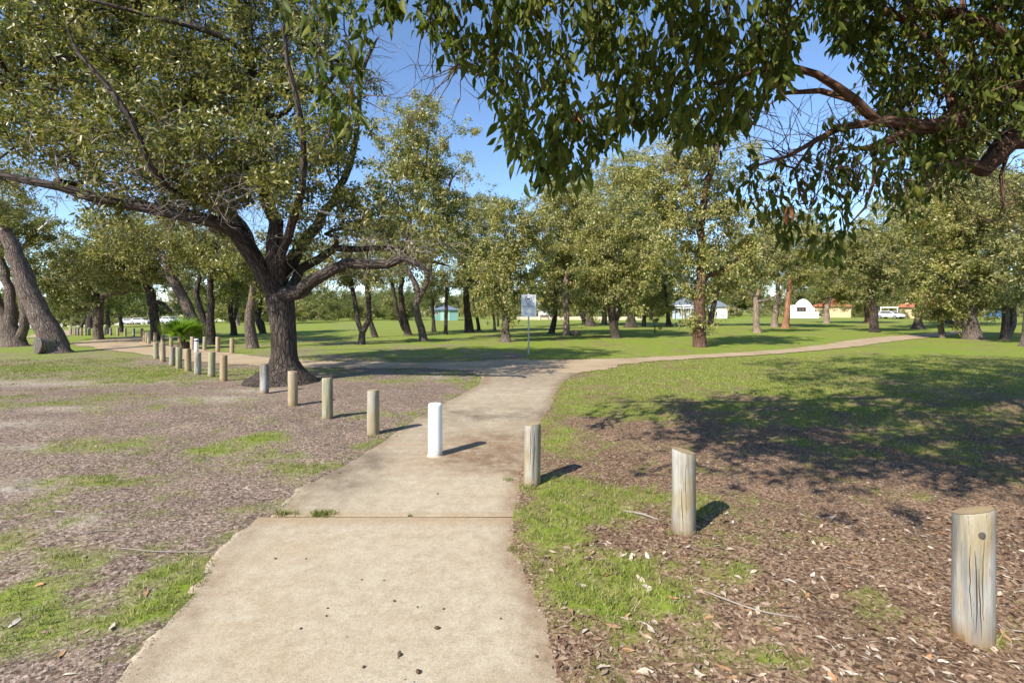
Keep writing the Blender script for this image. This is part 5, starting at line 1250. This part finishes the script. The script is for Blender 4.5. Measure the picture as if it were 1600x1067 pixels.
fms = [fallen_mesh(k) for k in range(7)]
def fallen(px, py, size, label, group):
    p = gp(px, py); p.z = float(ground_z(p.x, p.y)) - size * .03
    o = link('fallen_leaf', fms[int(rg.integers(0, 7))], None, None, p); tag(o, label, 'leaf', group)
    o.rotation_euler = (rg.normal(0, .2), rg.normal(0, .2), rg.uniform(0, 6.28)); o.scale = (size,) * 3
for k in range(170):
    px = rg.uniform(880, 1600); py = 800 + 267 * rg.random() ** .8
    g_ = gp(px, py)
    if in_path(np.array([g_.x]), np.array([g_.y]))[0] > -.1: continue
    fallen(px, py, rg.uniform(.045, .085), 'dry tan fallen leaf lying in the litter right of the path', 'fallen leaves right of the path')
for px, py in [(228, 929), (132, 992), (22, 981), (75, 988), (95, 1028), (110, 1060), (60, 918), (288, 868), (280, 808), (420, 838 - 8), (90, 806), (130, 880), (340, 770), (175, 985), (45, 845), (300, 700), (150, 700)]:
    fallen(px, py, rg.uniform(.05, .085), 'dry orange brown fallen leaf lying on the mulch left of the path', 'fallen leaves left of the path')
# gumnuts and twigs dropped on the slabs
bm = bmesh.new(); bmesh.ops.create_icosphere(bm, subdivisions=2, radius=.011)
for v in bm.verts: v.co.z *= .8; v.co.x *= 1.25 + .3 * (v.co.x > 0)
gm = bm_mesh(bm, 'gumnut', True); gm.materials.append(M['gumnut'])
for px, py, s in [(683, 986, 1.3), (693, 955, .7), (624, 1028, 1.2), (653, 1055, 1.3), (512, 954, .6), (510, 966, .6), (616, 943, .8), (565, 909, .6), (600, 910, .5), (470, 990 - 4, .7), (652, 952, .6), (568, 1047, .8), (782, 970, .6), (430, 876, .8), (684, 774, 1.0), (530, 741, .9), (838, 1030, .8), (478, 876, .6), (605, 685, 1.2), (620, 683, .9)]:
    p = gp(px, py); p.z = .012 + .0055 * s; o = link('gumnut', gm, None, None, p); tag(o, 'small brown gumnut dropped on the concrete path', 'gumnut', 'gumnuts on the path'); o.rotation_euler = (0, 0, rg.uniform(0, 6.28)); o.scale = (s * .7, s * .7, s * .7)
def stick(pts, r, label, name='fallen_twig'):
    s_ = Skeleton(); P = []
    for px, py, h in pts:
        p = gp(px, py); P.append(np.array([p.x, p.y, float(max(ground_z(p.x, p.y), .012 if in_path(np.array([p.x]), np.array([p.y]))[0] > 0 else -9)) + h]))
    s_.line(P, [r] * (len(P) - 1) + [r * .5], -1, .05, 0, .01); rad, kids = s_.radii(.002); V, Fc = tubes(s_, rad, kids, 6, 0)
    V = np.asarray(V); c = V.mean(0); tag(link(name, mesh_np(name, V - c, Fc), M['twig'], None, Vector(c)), label, 'twig')
stick([(975, 803, .012), (1005, 812, .02), (1030, 822, .012)], .010, 'pale curved bark stick lying in front of the grey streaked bollard')
stick([(1100, 930, .01), (1180, 960, .012), (1250, 975, .008)], .005, 'thin pale twig lying on the litter between two bollards')
stick([(190, 866, .01), (250, 868, .012), (330, 866, .008)], .004, 'thin grey twig lying across the mulch left of the path')
stick([(623, 1022, .006), (621, 1034, .006)], .006, 'short dark twig end lying on the near concrete slab')
stick([(130, 843, .012), (160, 836, .01), (190, 838, .008)], .004, 'small bent twig lying on bare mulch beside a grass patch')
tri = 0
for o in bpy.data.meshes: tri += len(o.loops) - 2 * len(o.polygons)
print('TRIS', tri, 'grass', NGRASS, 'litter', NL)
